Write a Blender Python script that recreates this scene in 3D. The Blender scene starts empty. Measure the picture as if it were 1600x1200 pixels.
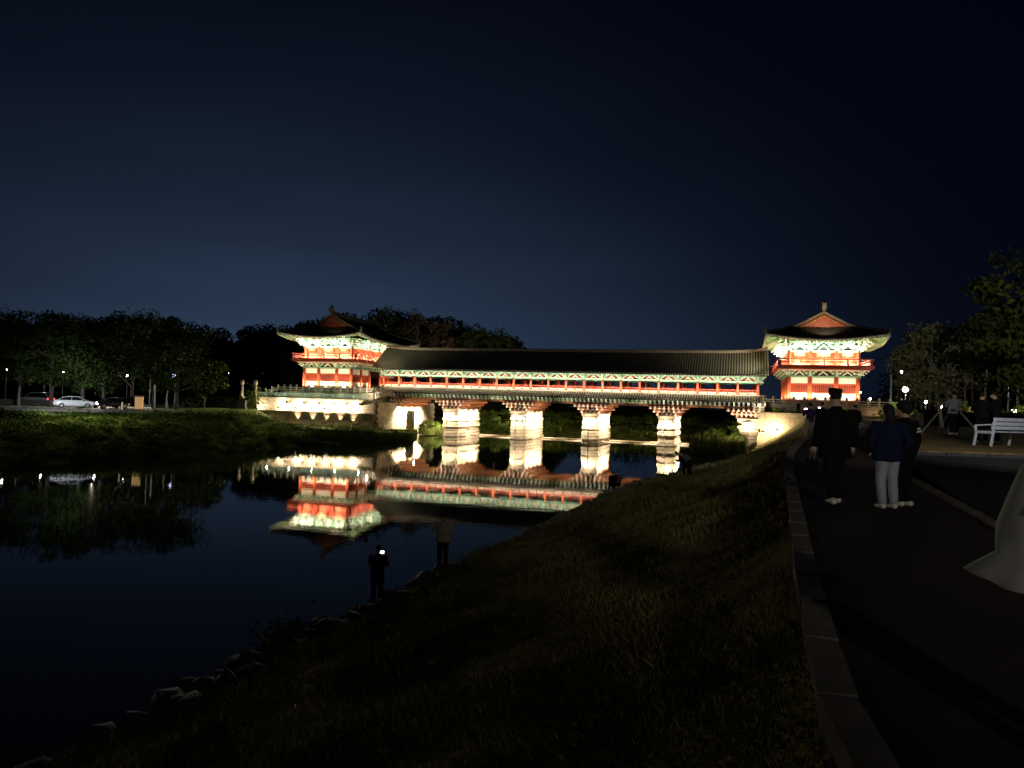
import bpy, math, random
import numpy as np
from mathutils import Vector, Matrix, noise
random.seed(7); np.random.seed(7)
R = math.radians
S = bpy.context.scene
COL = S.collection

# ------------------------------------------------------------------ camera, world, exposure
CAMZ, TH, ROLL, PITCH, FPX = 6.37, -0.2946, R(1.753), R(1.414), 1180.0
cs, sn = math.cos, math.sin
right = Vector((cs(TH), -sn(TH), 0)); fwd = Vector((sn(TH)*cs(PITCH), cs(TH)*cs(PITCH), sn(PITCH)))
up = right.cross(fwd)
Rr = right*cs(ROLL) + up*sn(ROLL); Ur = up*cs(ROLL) - right*sn(ROLL)
cam = bpy.data.objects.new('camera', bpy.data.cameras.new('camera')); COL.objects.link(cam)
m = Matrix.Identity(4)
for i in range(3):
    m[i][0] = Rr[i]; m[i][1] = Ur[i]; m[i][2] = -fwd[i]
m[2][3] = CAMZ
cam.matrix_world = m
cam.data.sensor_width = 36; cam.data.lens = FPX/1600*36; cam.data.clip_end = 3000; cam.data.clip_start = .05
S.camera = cam
S.view_settings.view_transform = 'Standard'; S.view_settings.look = 'None'
S.view_settings.exposure = 0; S.view_settings.gamma = 1
S.cycles.use_denoising = True
S.cycles.max_bounces = 6; S.cycles.diffuse_bounces = 3; S.cycles.glossy_bounces = 4
S.cycles.sample_clamp_indirect = 40; S.cycles.sample_clamp_direct = 0
S.cycles.caustics_reflective = False; S.cycles.caustics_refractive = False

def setup_world():
    w = bpy.data.worlds.new('World'); S.world = w; w.use_nodes = True
    nt = w.node_tree; N = nt.nodes; L = nt.links; bg = N['Background']
    tc = N.new('ShaderNodeTexCoord')
    nv = N.new('ShaderNodeVectorMath'); nv.operation = 'NORMALIZE'; L.new(tc.outputs['Generated'], nv.inputs[0])
    sx = N.new('ShaderNodeSeparateXYZ'); L.new(nv.outputs[0], sx.inputs[0])
    def M(op, a, b=None, c=None):
        n = N.new('ShaderNodeMath'); n.operation = op
        for i, v in enumerate((a, b, c)):
            if v is None: continue
            if isinstance(v, (int, float)): n.inputs[i].default_value = v
            else: L.new(v, n.inputs[i])
        return n.outputs[0]
    el = M('MAXIMUM', M('ARCSINE', sx.outputs['Z']), 0.0)
    # town glow low in the sky beyond the left bank
    gaz = Vector((sn(TH-R(15)), cs(TH-R(15))))
    hl = M('SQRT', M('ADD', M('MULTIPLY', sx.outputs['X'], sx.outputs['X']), M('MULTIPLY', sx.outputs['Y'], sx.outputs['Y'])))
    dt = M('DIVIDE', M('ADD', M('MULTIPLY', sx.outputs['X'], gaz.x), M('MULTIPLY', sx.outputs['Y'], gaz.y)), M('MAXIMUM', hl, .001))
    az = M('ARCCOSINE', M('MINIMUM', M('MAXIMUM', dt, -1.0), 1.0))
    azf = M('EXPONENT', M('MULTIPLY', M('POWER', M('DIVIDE', az, R(GL_AZ)), 2.1), -1.0))
    elf = M('EXPONENT', M('MULTIPLY', M('POWER', M('DIVIDE', el, R(GL_EL)), 1.5), -1.0))
    nz = N.new('ShaderNodeTexNoise'); nz.inputs['Scale'].default_value = 3.0; nz.inputs['Detail'].default_value = 3
    mp = N.new('ShaderNodeMapping'); mp.inputs['Scale'].default_value = (1, 1, 5); L.new(nv.outputs[0], mp.inputs['Vector']); L.new(mp.outputs[0], nz.inputs['Vector'])
    nf = M('ADD', M('MULTIPLY', nz.outputs['Fac'], .5), .75)
    g = M('MULTIPLY', M('MULTIPLY', azf, elf), nf)
    mix = N.new('ShaderNodeMix'); mix.data_type = 'RGBA'; mix.clamp_factor = True
    L.new(g, mix.inputs['Factor'])
    mix.inputs['A'].default_value = (.0006, .0010, .0042, 1)
    mix.inputs['B'].default_value = SKY_GLOW
    L.new(mix.outputs['Result'], bg.inputs['Color']); bg.inputs['Strength'].default_value = 1.0
GL_AZ, GL_EL = 28, 13.5
SKY_GLOW = (.029, .051, .096, 1)
setup_world()

# ------------------------------------------------------------------ pixel helpers
def G(px, d, z):
    """world point seen at image column px (1600 wide), at level distance d and height z"""
    Z = z - CAMZ
    d2 = d*cs(PITCH) + Z*sn(PITCH); u = -d*sn(PITCH) + Z*cs(PITCH)
    r = ((px-800)/FPX + (-u/d2)*sn(ROLL))*d2/cs(ROLL)
    return Vector((r*cs(TH)+d*sn(TH), -r*sn(TH)+d*cs(TH), z))
def RD(r, d, z):
    return Vector((r*cs(TH)+d*sn(TH), -r*sn(TH)+d*cs(TH), z))
def lerp(x, xs, ys): return float(np.interp(x, xs, ys))
YAW = -TH     # rotation that makes local +Y point along the view

# ------------------------------------------------------------------ materials
MATS = {}
def mat(name, col, rough=.8, metal=0, var=.25, scale=2.0, bump=.0, bscale=None, emit=None, estr=0, col2=None, spec=.5, det=5, stretch=None, wear=None):
    if name in MATS: return MATS[name]
    m = bpy.data.materials.new(name); m.use_nodes = True; MATS[name] = m
    nt = m.node_tree; N = nt.nodes; L = nt.links; b = N['Principled BSDF']
    b.inputs['Roughness'].default_value = rough; b.inputs['Metallic'].default_value = metal
    b.inputs['Specular IOR Level'].default_value = spec
    tc = N.new('ShaderNodeTexCoord'); vec = tc.outputs['Object']
    if stretch:
        mp = N.new('ShaderNodeMapping'); mp.inputs['Scale'].default_value = stretch; L.new(vec, mp.inputs[0]); vec = mp.outputs[0]
    nz = N.new('ShaderNodeTexNoise'); nz.inputs['Scale'].default_value = scale; nz.inputs['Detail'].default_value = det; L.new(vec, nz.inputs['Vector'])
    rp = N.new('ShaderNodeValToRGB'); L.new(nz.outputs['Fac'], rp.inputs[0])
    c2 = col2 or tuple(c*(1-var) for c in col); c1 = tuple(min(1, c*(1+var*.6)) for c in col)
    rp.color_ramp.elements[0].position = .32; rp.color_ramp.elements[1].position = .68
    rp.color_ramp.elements[0].color = (*c2, 1); rp.color_ramp.elements[1].color = (*c1, 1)
    out = rp.outputs[0]
    if wear:
        n2 = N.new('ShaderNodeTexNoise'); n2.inputs['Scale'].default_value = scale*.23; n2.inputs['Detail'].default_value = 6; L.new(vec, n2.inputs['Vector'])
        r2 = N.new('ShaderNodeValToRGB'); L.new(n2.outputs['Fac'], r2.inputs[0]); r2.color_ramp.elements[0].position = .45; r2.color_ramp.elements[1].position = .62
        mx = N.new('ShaderNodeMix'); mx.data_type = 'RGBA'; L.new(r2.outputs[0], mx.inputs['Factor']); L.new(out, mx.inputs['A']); mx.inputs['B'].default_value = (*wear, 1)
        out = mx.outputs['Result']
    L.new(out, b.inputs['Base Color'])
    if bump:
        bp = N.new('ShaderNodeBump'); bp.inputs['Strength'].default_value = bump; bp.inputs['Distance'].default_value = .03
        n3 = N.new('ShaderNodeTexNoise'); n3.inputs['Scale'].default_value = bscale or scale*4; n3.inputs['Detail'].default_value = 6; L.new(vec, n3.inputs['Vector'])
        L.new(n3.outputs['Fac'], bp.inputs['Height']); L.new(bp.outputs[0], b.inputs['Normal'])
    if emit:
        b.inputs['Emission Color'].default_value = (*emit, 1); b.inputs['Emission Strength'].default_value = estr
    return m
M_RED = mat('red_lacquer', (.52, .11, .05), .5, var=.25, scale=1.5, bump=.2, bscale=20)
M_RED2 = mat('red_lacquer_beam', (.34, .05, .022), .55, var=.25, scale=1.5)
M_BROWN = mat('brown_timber', (.33, .135, .07), .6, var=.3, scale=2.5, bump=.3, bscale=14, stretch=(1, 1, 4))
M_GREEN = mat('green_paint', (.20, .38, .26), .6, var=.35, scale=3, col2=(.11, .25, .17))
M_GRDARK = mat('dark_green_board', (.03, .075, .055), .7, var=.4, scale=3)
M_CREAM = mat('cream_paint', (.80, .82, .68), .7, var=.12, scale=4)
M_PLASTER = mat('white_plaster', (.78, .73, .66), .85, var=.10, scale=1.2, bump=.15, bscale=14)
M_TILE = mat('roof_tile', (.045, .042, .036), .75, var=.4, scale=6, bump=.3, bscale=30)
M_TILEL = mat('roof_tile_rib', (.26, .25, .19), .7, var=.3, scale=5, bump=.3, bscale=30)  # paler copy of the tile colour; lit relief of the ribs put into it
M_MORTAR = mat('ridge_mortar', (.36, .30, .23), .85, var=.2, scale=3)
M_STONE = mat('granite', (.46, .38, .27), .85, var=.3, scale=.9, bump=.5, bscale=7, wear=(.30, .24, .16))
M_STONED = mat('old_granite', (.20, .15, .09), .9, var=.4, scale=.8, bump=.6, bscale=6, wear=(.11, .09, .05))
M_GOLD = mat('yellow_paint', (.75, .52, .16), .6, var=.1)
M_RAFT = mat('rafter_paint', (.24, .36, .16), .65, var=.3, scale=5)
M_WOODFLOOR = mat('deck_boards', (.20, .11, .06), .7, var=.3, scale=3, stretch=(8, 1, 1))

# ------------------------------------------------------------------ mesh builder
class MB:
    def __init__(s): s.v = []; s.f = []; s.mi = []
    def add(s, vs, fs, mi=0):
        o = len(s.v); s.v.extend([tuple(v) for v in vs]); s.f.extend([tuple(i+o for i in f) for f in fs]); s.mi.extend([mi]*len(fs)); return s
    def box(s, c, size, mi=0, rz=0, taper=1.0):
        x, y, z = size[0]/2, size[1]/2, size[2]/2; t = taper
        pts = [(-x,-y,-z),(x,-y,-z),(x,y,-z),(-x,y,-z),(-x*t,-y*t,z),(x*t,-y*t,z),(x*t,y*t,z),(-x*t,y*t,z)]
        ca, sa = cs(rz), sn(rz)
        pts = [(c[0]+p[0]*ca-p[1]*sa, c[1]+p[0]*sa+p[1]*ca, c[2]+p[2]) for p in pts]
        return s.add(pts, [(0,3,2,1),(4,5,6,7),(0,1,5,4),(1,2,6,5),(2,3,7,6),(3,0,4,7)], mi)
    def bx(s, x0, x1, y0, y1, z0, z1, mi=0):
        return s.box(((x0+x1)/2, (y0+y1)/2, (z0+z1)/2), (x1-x0, y1-y0, z1-z0), mi)
    def beam(s, p0, p1, w, h, mi=0):
        p0 = Vector(p0); p1 = Vector(p1); d = (p1-p0).normalized()
        a = Vector((0,0,1)) if abs(d.z) < .95 else Vector((1,0,0))
        sd = d.cross(a).normalized()*w/2; u = sd.cross(d).normalized()*h/2
        pts = [p+i*sd+j*u for p in (p0, p1) for i, j in ((-1,-1),(1,-1),(1,1),(-1,1))]
        return s.add(pts, [(0,3,2,1),(4,5,6,7),(0,1,5,4),(1,2,6,5),(2,3,7,6),(3,0,4,7)], mi)
    def cyl(s, p0, p1, r0, r1=None, n=8, mi=0, cap=True):
        r1 = r0 if r1 is None else r1
        p0 = Vector(p0); p1 = Vector(p1); d = (p1-p0).normalized()
        a = Vector((0,0,1)) if abs(d.z) < .9 else Vector((1,0,0))
        e = d.cross(a).normalized(); g = d.cross(e)
        pts = [p+(e*cs(2*math.pi*k/n)+g*sn(2*math.pi*k/n))*r for p, r in ((p0, r0), (p1, r1)) for k in range(n)]
        fs = [(k, (k+1)%n, n+(k+1)%n, n+k) for k in range(n)]
        if cap: fs += [tuple(range(n-1, -1, -1)), tuple(range(n, 2*n))]
        return s.add(pts, fs, mi)
    def tube(s, pts, rads, n=8, mi=0, up=None, cap=True):
        """rads: list of (rx, ry) or r; rings perpendicular to path"""
        P = [Vector(p) for p in pts]; o = len(s.v); K = len(P); prev = None
        for i, p in enumerate(P):
            d = (P[min(i+1, K-1)]-P[max(i-1, 0)]).normalized()
            if prev is None:
                a = Vector(up) if up else (Vector((1,0,0)) if abs(d.x) < .8 else Vector((0,1,0)))
                e = (a - d*a.dot(d)).normalized()
            else: e = (prev - d*prev.dot(d)).normalized()
            prev = e; g = d.cross(e)
            r = rads[i] if isinstance(rads, (list, tuple)) else rads
            rx, ry = r if isinstance(r, (tuple, list)) else (r, r)
            for k in range(n):
                t = 2*math.pi*k/n
                s.v.append(tuple(p+e*cs(t)*rx+g*sn(t)*ry))
        for i in range(K-1):
            for k in range(n):
                s.f.append((o+i*n+k, o+i*n+(k+1)%n, o+(i+1)*n+(k+1)%n, o+(i+1)*n+k)); s.mi.append(mi)
        if cap:
            s.f.append(tuple(o+k for k in range(n-1, -1, -1))); s.f.append(tuple(o+(K-1)*n+k for k in range(n))); s.mi += [mi, mi]
        return s
    def ball(s, c, r, n=8, m=6, mi=0, sq=(1,1,1)):
        o = len(s.v)
        for i in range(m+1):
            ph = math.pi*i/m
            for k in range(n):
                t = 2*math.pi*k/n
                s.v.append((c[0]+r*sq[0]*sn(ph)*cs(t), c[1]+r*sq[1]*sn(ph)*sn(t), c[2]+r*sq[2]*cs(ph)))
        for i in range(m):
            for k in range(n):
                s.f.append((o+i*n+k, o+(i+1)*n+k, o+(i+1)*n+(k+1)%n, o+i*n+(k+1)%n)); s.mi.append(mi)
        return s
    def grid(s, rows, mi=0):
        o = len(s.v); nr = len(rows); nc = len(rows[0])
        for r in rows: s.v.extend([tuple(p) for p in r])
        for i in range(nr-1):
            for j in range(nc-1):
                s.f.append((o+i*nc+j, o+i*nc+j+1, o+(i+1)*nc+j+1, o+(i+1)*nc+j)); s.mi.append(mi)
        return s
    def mesh(s, name, mats, smooth=False):
        me = bpy.data.meshes.new(name); me.from_pydata(s.v, [], s.f)
        if not isinstance(mats, (list, tuple)): mats = [mats]
        for m_ in mats: me.materials.append(m_)
        if len(mats) > 1: me.polygons.foreach_set('material_index', s.mi)
        if smooth: me.polygons.foreach_set('use_smooth', [True]*len(me.polygons))
        me.update(); return me
    def build(s, name, mats, parent=None, smooth=False, loc=None):
        return link(name, s.mesh(name, mats, smooth), parent, loc)
def link(name, data, parent=None, loc=None, rz=0):
    o = bpy.data.objects.new(name, data); COL.objects.link(o)
    if parent: o.parent = parent
    if loc is not None: o.location = loc
    if rz: o.rotation_euler.z = rz
    return o
def tag(o, label=None, cat=None, group=None, kind=None):
    if label: o['label'] = label
    if cat: o['category'] = cat
    if group: o['group'] = group
    if kind: o['kind'] = kind
    return o
def thing(name, label, cat, loc=(0,0,0), rz=0, group=None):
    return tag(link(name, None, None, loc, rz), label, cat, group)
def copy_tree(o, parent=None):
    c = o.copy(); COL.objects.link(c); c.parent = parent
    for ch in list(o.children): copy_tree(ch, c)
    return c
def arrmesh(name, V, F, mats, smooth=False):
    me = bpy.data.meshes.new(name); k = F.shape[1]
    me.vertices.add(len(V)); me.vertices.foreach_set('co', V.astype(np.float32).ravel())
    me.loops.add(F.size); me.loops.foreach_set('vertex_index', F.astype(np.int32).ravel())
    me.polygons.add(len(F)); me.polygons.foreach_set('loop_start', np.arange(0, F.size, k, dtype=np.int32))
    for m_ in (mats if isinstance(mats, (list, tuple)) else [mats]): me.materials.append(m_)
    me.update(calc_edges=True); me.validate(); return me

WARM = (1, .84, .62); YEL = (1, .66, .30); WHITE = (1, .93, .82); COOL = (.86, .93, 1)
def spot(loc, target, power, angle=60, blend=.5, color=WARM, rad=.08, parent=None):
    l = bpy.data.lights.new('spot', 'SPOT'); l.energy = power; l.spot_size = R(angle); l.spot_blend = blend; l.color = color; l.shadow_soft_size = rad
    o = link('lamp_light', l, parent, loc); o.rotation_euler = (Vector(target)-Vector(loc)).to_track_quat('-Z', 'Y').to_euler(); return o
def point(loc, power, color=WARM, rad=.08, parent=None):
    l = bpy.data.lights.new('point', 'POINT'); l.energy = power; l.color = color; l.shadow_soft_size = rad
    return link('lamp_light', l, parent, loc)
def area(loc, target, power, sx, sy, color=WARM, parent=None, axis=None):
    l = bpy.data.lights.new('area', 'AREA'); l.shape = 'RECTANGLE'; l.size = sx; l.size_y = sy; l.energy = power; l.color = color
    o = link('lamp_light', l, parent, loc)
    z = (Vector(loc)-Vector(target)).normalized(); x = Vector(axis or (1,0,0)); y = z.cross(x).normalized(); x = y.cross(z)
    mm = Matrix((x, y, z)).transposed(); o.rotation_euler = mm.to_euler(); return o

# ------------------------------------------------------------------ light levels (watts)
P_GALLERY, P_PIER, P_WALL, P_FOOT, P_BALC = 3600, 4200, 1500, 1100, 1350

# ------------------------------------------------------------------ water, banks, ground
def water():
    m = bpy.data.materials.new('river_water'); m.use_nodes = True
    N = m.node_tree.nodes; L = m.node_tree.links; b = N['Principled BSDF']
    b.inputs['Base Color'].default_value = (.006, .008, .006, 1); b.inputs['Roughness'].default_value = .022; b.inputs['IOR'].default_value = 1.28
    b.inputs['Specular IOR Level'].default_value = .5
    tc = N.new('ShaderNodeTexCoord'); mp = N.new('ShaderNodeMapping'); mp.inputs['Rotation'].default_value = (0, 0, -TH)
    mp.inputs['Scale'].default_value = (.5, 1.0, 1); L.new(tc.outputs['Object'], mp.inputs[0])
    n1 = N.new('ShaderNodeTexNoise'); n1.inputs['Scale'].default_value = 1.1; n1.inputs['Detail'].default_value = 4; L.new(mp.outputs[0], n1.inputs['Vector'])
    n2 = N.new('ShaderNodeTexNoise'); n2.inputs['Scale'].default_value = .18; n2.inputs['Detail'].default_value = 2; L.new(mp.outputs[0], n2.inputs['Vector'])
    ad = N.new('ShaderNodeMath'); ad.operation = 'MULTIPLY_ADD'; L.new(n2.outputs['Fac'], ad.inputs[0]); ad.inputs[1].default_value = 2.0; L.new(n1.outputs['Fac'], ad.inputs[2])
    bp = N.new('ShaderNodeBump'); bp.inputs['Strength'].default_value = .5; bp.inputs['Distance'].default_value = .006
    L.new(ad.outputs[0], bp.inputs['Height']); L.new(bp.outputs[0], b.inputs['Normal'])
    mb = MB(); mb.grid([[(x, y, 0) for x in np.linspace(-900, 700, 9)] for y in np.linspace(-300, 900, 9)])
    tag(mb.build('river', m), kind='structure')
water()

M_GRASS = mat('bank_grass', (.10, .085, .03), .95, var=.55, scale=1.6, bump=1, bscale=9, col2=(.05, .04, .02), det=10, spec=.04)
M_GRASSB = mat('far_bank_grass', (.062, .078, .018), .95, var=.5, scale=.9, bump=1, bscale=5, col2=(.018, .024, .007), det=12, spec=.04)
M_PATH = mat('path_paving', (.030, .021, .019), .95, var=.35, scale=1.5, bump=.6, bscale=50, spec=.12, wear=(.018, .013, .012))
M_PARK = mat('car_park_paving', (.24, .22, .19), .9, var=.25, scale=.6, bump=.3, bscale=9, wear=(.13, .12, .10))
M_LAWN = mat('dry_lawn', (.15, .11, .05), .95, var=.4, scale=3, bump=.8, bscale=20, col2=(.07, .05, .022), stretch=(1, 3, 1), spec=.05)
M_ROCK = mat('bank_rock', (.16, .145, .13), .85, var=.5, scale=2.0, bump=.8, bscale=7)
M_KERB = mat('kerb_granite', (.068, .056, .046), .9, var=.35, scale=3, bump=.5, bscale=25)

KD = [-25, 0, 3.7, 5.1, 7.2, 11.5, 17.5, 25, 31, 38, 45, 60, 80, 100, 116]
KP = [1.0, 1.3, 1.66, 2.12, 2.83, 4.35, 6.45, 9.3, 11.9, 15.2, 18.6, 26.0, 34, 40.5, 44]
KZ = [4.75, 4.77, 4.8, 4.81, 4.83, 4.89, 4.95, 5.03, 5.12, 5.2, 5.3, 5.45, 5.6, 5.7, 5.75]
ED = [-25, 0, 11, 15.9, 23.5, 28.8, 36, 44, 60, 85, 105, 116]
EP = [-17, -10.5, -6.4, -4.7, -2.1, .1, 2.9, 5.7, 13.6, 27, 35.0, 36.6]
EZ = [1.1, 1.1, 1.1, 1.1, 1.1, 1.1, 1.1, 1.1, 1.2, 1.4, 1.2, 1.0]
PW = 2.7
def kr(d): return lerp(d, KD, KP)
def kz(d): return lerp(d, KD, KZ)
def er(d): return lerp(d, ED, EP)
def ez(d): return lerp(d, ED, EZ)
def slope_z(d, t):
    """t=0 at the kerb, 1 at the river edge"""
    z = kz(d) + (ez(d)-kz(d))*(t**.92) - .28*math.sin(min(1, t*8)*math.pi/2)*(1-t)
    r = kr(d)+(er(d)-kr(d))*t
    return z + .10*(1-t)*noise.noise(Vector((r*.35, d*.35, 1)))*(1 if t > .03 else 0)
def right_bank():
    ds = sorted(set(list(np.arange(-25, 3, 2.0)) + list(np.arange(3, 30, .45)) + list(np.arange(30, 117, 1.5))))
    mb = MB(); rows = []
    for d in ds:
        row = []
        for t in [i/26 for i in range(27)]:
            tt = t*1.0; r = kr(d)+.02+(er(d)-kr(d))*tt
            row.append(RD(r, d, slope_z(d, tt) + random.uniform(-.02, .02)))
        row.append(RD(er(d)-.7, d, .25)); row.append(RD(er(d)-1.6, d, -.6))
        rows.append(row)
    tag(mb.grid(rows).build('grass_bank', M_GRASS, smooth=True), kind='structure')
    mb = MB(); rows = [[RD(kr(d)-.02, d, kz(d)-.05), RD(kr(d)+.25, d, kz(d)), RD(kr(d)+PW, d, kz(d)+.01)] for d in ds]
    tag(mb.grid(rows).build('path', M_PATH), kind='structure')
    mb = MB(); rows = [[RD(kr(d)+PW+.14, d, kz(d)), RD(kr(d)+PW+8, d, kz(d)), RD(kr(d)+PW+40, d, kz(d)), RD(kr(d)+300, d, kz(d))] for d in ds]
    rows += [[RD(44+PW+.14, 160, 5.8), RD(56, 160, 5.8), RD(90, 160, 5.8), RD(400, 160, 5.8)], [RD(44, 700, 5.8), RD(90, 700, 5.8), RD(200, 700, 5.8), RD(900, 700, 5.8)]]
    tag(mb.grid(rows).build('road', mat('dark_asphalt', (.022, .02, .021), .95, var=.3, scale=2, bump=.4, bscale=50, spec=.08)), kind='structure')
right_bank()

def kerbs():
    k = tag(link('kerb', None), kind='structure')
    mb = [MB() for _ in range(4)]
    for b in mb:
        b.box((0, 0, 0), (.19, .985, .15))
        b.v = [(x+random.uniform(-.008, .008), y+random.uniform(-.008, .008), z+random.uniform(-.008, .008)) for x, y, z in b.v]
    me = [b.mesh('kerb_stone', M_KERB) for b in mb]
    d = 1.5
    while d < 60:
        e = .5
        a = RD(kr(d), d, 0); b_ = RD(kr(d+e), d+e, 0); t = (b_-a).normalized(); rz = math.atan2(t.y, t.x)-math.pi/2
        p = RD(kr(d)-.0, d, kz(d)+.02)
        link('kerb_stone', random.choice(me), k, p, rz + random.uniform(-.012, .012)); d += 1.0*t.dot(Vector((sn(TH), cs(TH), 0)))
    d = 7
    while d < 42:
        a = RD(kr(d), d, 0); b_ = RD(kr(d+.5), d+.5, 0); t = (b_-a).normalized(); rz = math.atan2(t.y, t.x)-math.pi/2
        link('kerb_stone', random.choice(me), k, RD(kr(d)+PW, d, kz(d)-.03+(.06 if d > 20 else 0)), rz); d += 1.0*t.dot(Vector((sn(TH), cs(TH), 0)))
kerbs()

# raised lawn right of the path, with its own kerb
def lawn():
    def lz(d): return lerp(d, [18, 30, 60, 116], [5.42, 5.62, 5.8, 5.9])
    mb = MB(); rows = []
    for d in np.arange(19.5, 117, 1.5):
        r0 = kr(d)+PW+.2
        rows.append([RD(r0, d, lz(d)-.45)] + [RD(r0+.01+s, d - (s*.06), lz(d)+.03*noise.noise(Vector((s, d, 0)))) for s in (0, .6, 1.5, 3, 5, 8, 12, 18, 30, 60, 120)])
    rows.insert(0, [Vector((p.x, p.y, 4.9)) for p in rows[0]])
    tag(mb.grid(rows).build('lawn', M_LAWN), kind='structure')
    k = tag(link('lawn_kerb', None), kind='structure')
    b = MB().box((0, 0, -.15), (.98, .16, .40)); me = b.mesh('kerb_stone', mat('pale_kerb', (.022, .02, .024), .85, var=.25, scale=4, bump=.3))
    r0 = kr(19.5)+PW+.2
    for i in range(14):
        link('kerb_stone', me, k, RD(r0+.5+i, 19.5-.12-(i+.5)*.06, 5.38), -TH-.06)
    return lz
LZ = lawn()

# river-edge stones
def revetment():
    k = tag(link('stone_riverbank', None), 'rough dark boulders lining the foot of the grass slope at the water', 'stone edging')
    base = []
    for q in range(7):
        mb = MB(); mb.ball((0, 0, 0), 1, 9, 6)
        o = Vector((q*7.1, 0, 0))
        mb.v = [tuple(Vector(v)*(1+.55*noise.noise(Vector(v)*1.3+o)+.2*noise.noise(Vector(v)*3+o))) for v in mb.v]
        base.append(mb.mesh('boulder', M_ROCK, smooth=(q % 2 == 0)))
    d = 8.0; n = 0
    while d < 70:
        for row in range(4):
            if n > 285: break
            s = random.uniform(.22, .38)*(1 if d < 40 else 1.5)
            r = er(d) + .9 - row*.55 + random.uniform(-.12, .12)
            z = [ez(d)+.10, ez(d)+.04, .55, .1][row] + random.uniform(-.1, .12)
            o = link('boulder', random.choice(base), k, RD(r, d+random.uniform(-.2, .2), z)); n += 1
            o.scale = (s*random.uniform(.9, 1.6), s*random.uniform(.8, 1.3), s*random.uniform(.45, .8)); o.rotation_euler = (random.uniform(-.4, .4), random.uniform(-.4, .4), random.uniform(0, 6))
        d += .38 + d*.014
revetment()

# left bank and far bank
LPX = [-500, -300, -150, 0, 100, 200, 260, 300, 350, 400, 440, 480, 520, 560, 600, 640, 652]
LDW = [34, 42, 50, 60, 65, 70, 74, 77, 82, 87, 92, 96, 99, 103, 108, 115, 128]
LDC = [80, 84, 86, 89, 90, 92, 94, 97, 104, 112, 112, 108, 106, 109, 113, 119, 131]
LZC = [3.4, 3.4, 3.4, 3.4, 3.4, 3.5, 3.6, 3.8, 3.8, 3.4, 2.6, 1.9, 1.8, 1.7, 1.3, .9, .6]
LZB = [3.9, 3.9, 3.9, 3.9, 3.9, 3.9, 3.9, 4.0, 4.1, 3.9, 1.4, 1.3, 1.2, 1.1, 1.0, .9, .8]
def bankz(px, t):
    zc = lerp(px, LPX, LZC)
    return zc*(t**.8)
def left_bank():
    mb = MB(); rows = []
    for px in np.arange(-500, 653, 6.0):
        dw, dc, zc, zb = (lerp(px, LPX, a) for a in (LDW, LDC, LZC, LZB)); row = []
        wob = 1.8*noise.noise(Vector((px*.02, 3, 0)))
        dw += wob
        row.append(G(px, dw-3, -.7)); row.append(G(px, dw, 0.0))
        for i in range(1, 15):
            t = i/14; d = dw+(dc-dw)*t
            p = G(px, d, 0); row.append(Vector((p.x, p.y, zc*(t**.8)+.5*noise.noise(Vector((p.x*.25, p.y*.25, 0)))*math.sin(t*math.pi))))
        row.append(G(px, dc+8, zb)); row.append(G(px, 131.5 if px > 420 else 160, zb))
        row.append(G(px, 240, 4.0 if px < 430 else 1.0)); row.append(G(px, 900, 4.0 if px < 430 else 3.0))
        rows.append(row)
    tag(mb.grid(rows).build('river_bank', M_GRASSB, smooth=True), kind='structure')
    mb = MB(); rows = []
    for px in np.arange(-300, 252, 12.0):
        dc = lerp(px, LPX, LDC)
        rows.append([G(px, dc+1.6, 3.62), G(px, dc+4, 3.93), G(px, dc+30, 4.0), G(px, dc+45, 4.0)])
    tag(mb.grid(rows).build('car_park', M_PARK), kind='structure')
    mb = MB(); rows = []
    for x in np.arange(-75, 420, 3.0):
        row = []
        yw = 142.5+1.5*noise.noise(Vector((x*.08, 9, 0))) - (max(0, x+8)*.5 if x < 40 else 24)
        for dy, z in ((-2, -.6), (0, 0), (1.5, .5), (4, 1.0), (9, 1.9), (14, 2.6), (22, 3.4), (60, 4.2), (700, 4.2)):
            row.append(Vector((x, yw+dy, z+(.25*noise.noise(Vector((x*.3, dy, 2))) if z > 0 else 0))))
        rows.append(row)
    tag(mb.grid(rows).build('far_bank', M_GRASSB, smooth=True), kind='structure')
left_bank()

# ------------------------------------------------------------------ roofs
def rib(mb, pts, w, h, mi=0):
    """a raised tile course along pts (a half-round ridge)"""
    P = [Vector(p) for p in pts]; o = len(mb.v)
    d = (P[-1]-P[0]).normalized(); sd = d.cross(Vector((0,0,1))).normalized()*w/2
    for p in P:
        mb.v += [tuple(p-sd), tuple(p-sd*.6+Vector((0,0,h))), tuple(p+sd*.6+Vector((0,0,h))), tuple(p+sd)]
    for i in range(len(P)-1):
        for k in range(3):
            mb.f.append((o+i*4+k, o+(i+1)*4+k, o+(i+1)*4+k+1, o+i*4+k+1)); mb.mi.append(mi)
    mb.f.append((o, o+1, o+2, o+3)); mb.mi.append(mi)

def bracket_mesh(scale=1.0, out=2, both=True):
    """column-head bracket set: tiers of crossing arms; projects toward -Y (outside)"""
    mb = MB()
    s = scale
    mb.box((0, 0, .09*s), (.42*s, .42*s, .18*s), 0, taper=1.25)
    for k in range(3):
        z = (.27+.24*k)*s; Lx = (.55+.28*k)*s; Ly = (.4+.30*k)*s
        mb.box((0, 0, z), (2*Lx, .17*s, .15*s), 0)
        mb.box((0, -Ly/2, z), (.17*s, Ly+.2*s, .15*s), 0)
        for sx in (-1, 0, 1):
            mb.box((sx*(Lx-.1*s), 0, z+.12*s), (.24*s, .24*s, .1*s), 1, taper=1.2)
        mb.box((0, -Ly, z+.10*s), (.24*s, .24*s, .12*s), 1, taper=1.2)
        # curling tongue
        mb.beam((0, -Ly-.02*s, z), (0, -Ly-.34*s, z-.11*s+.02*k), .12*s, .14*s, 1)
    return mb.mesh('bracket', [M_GREEN, M_CREAM])
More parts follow.
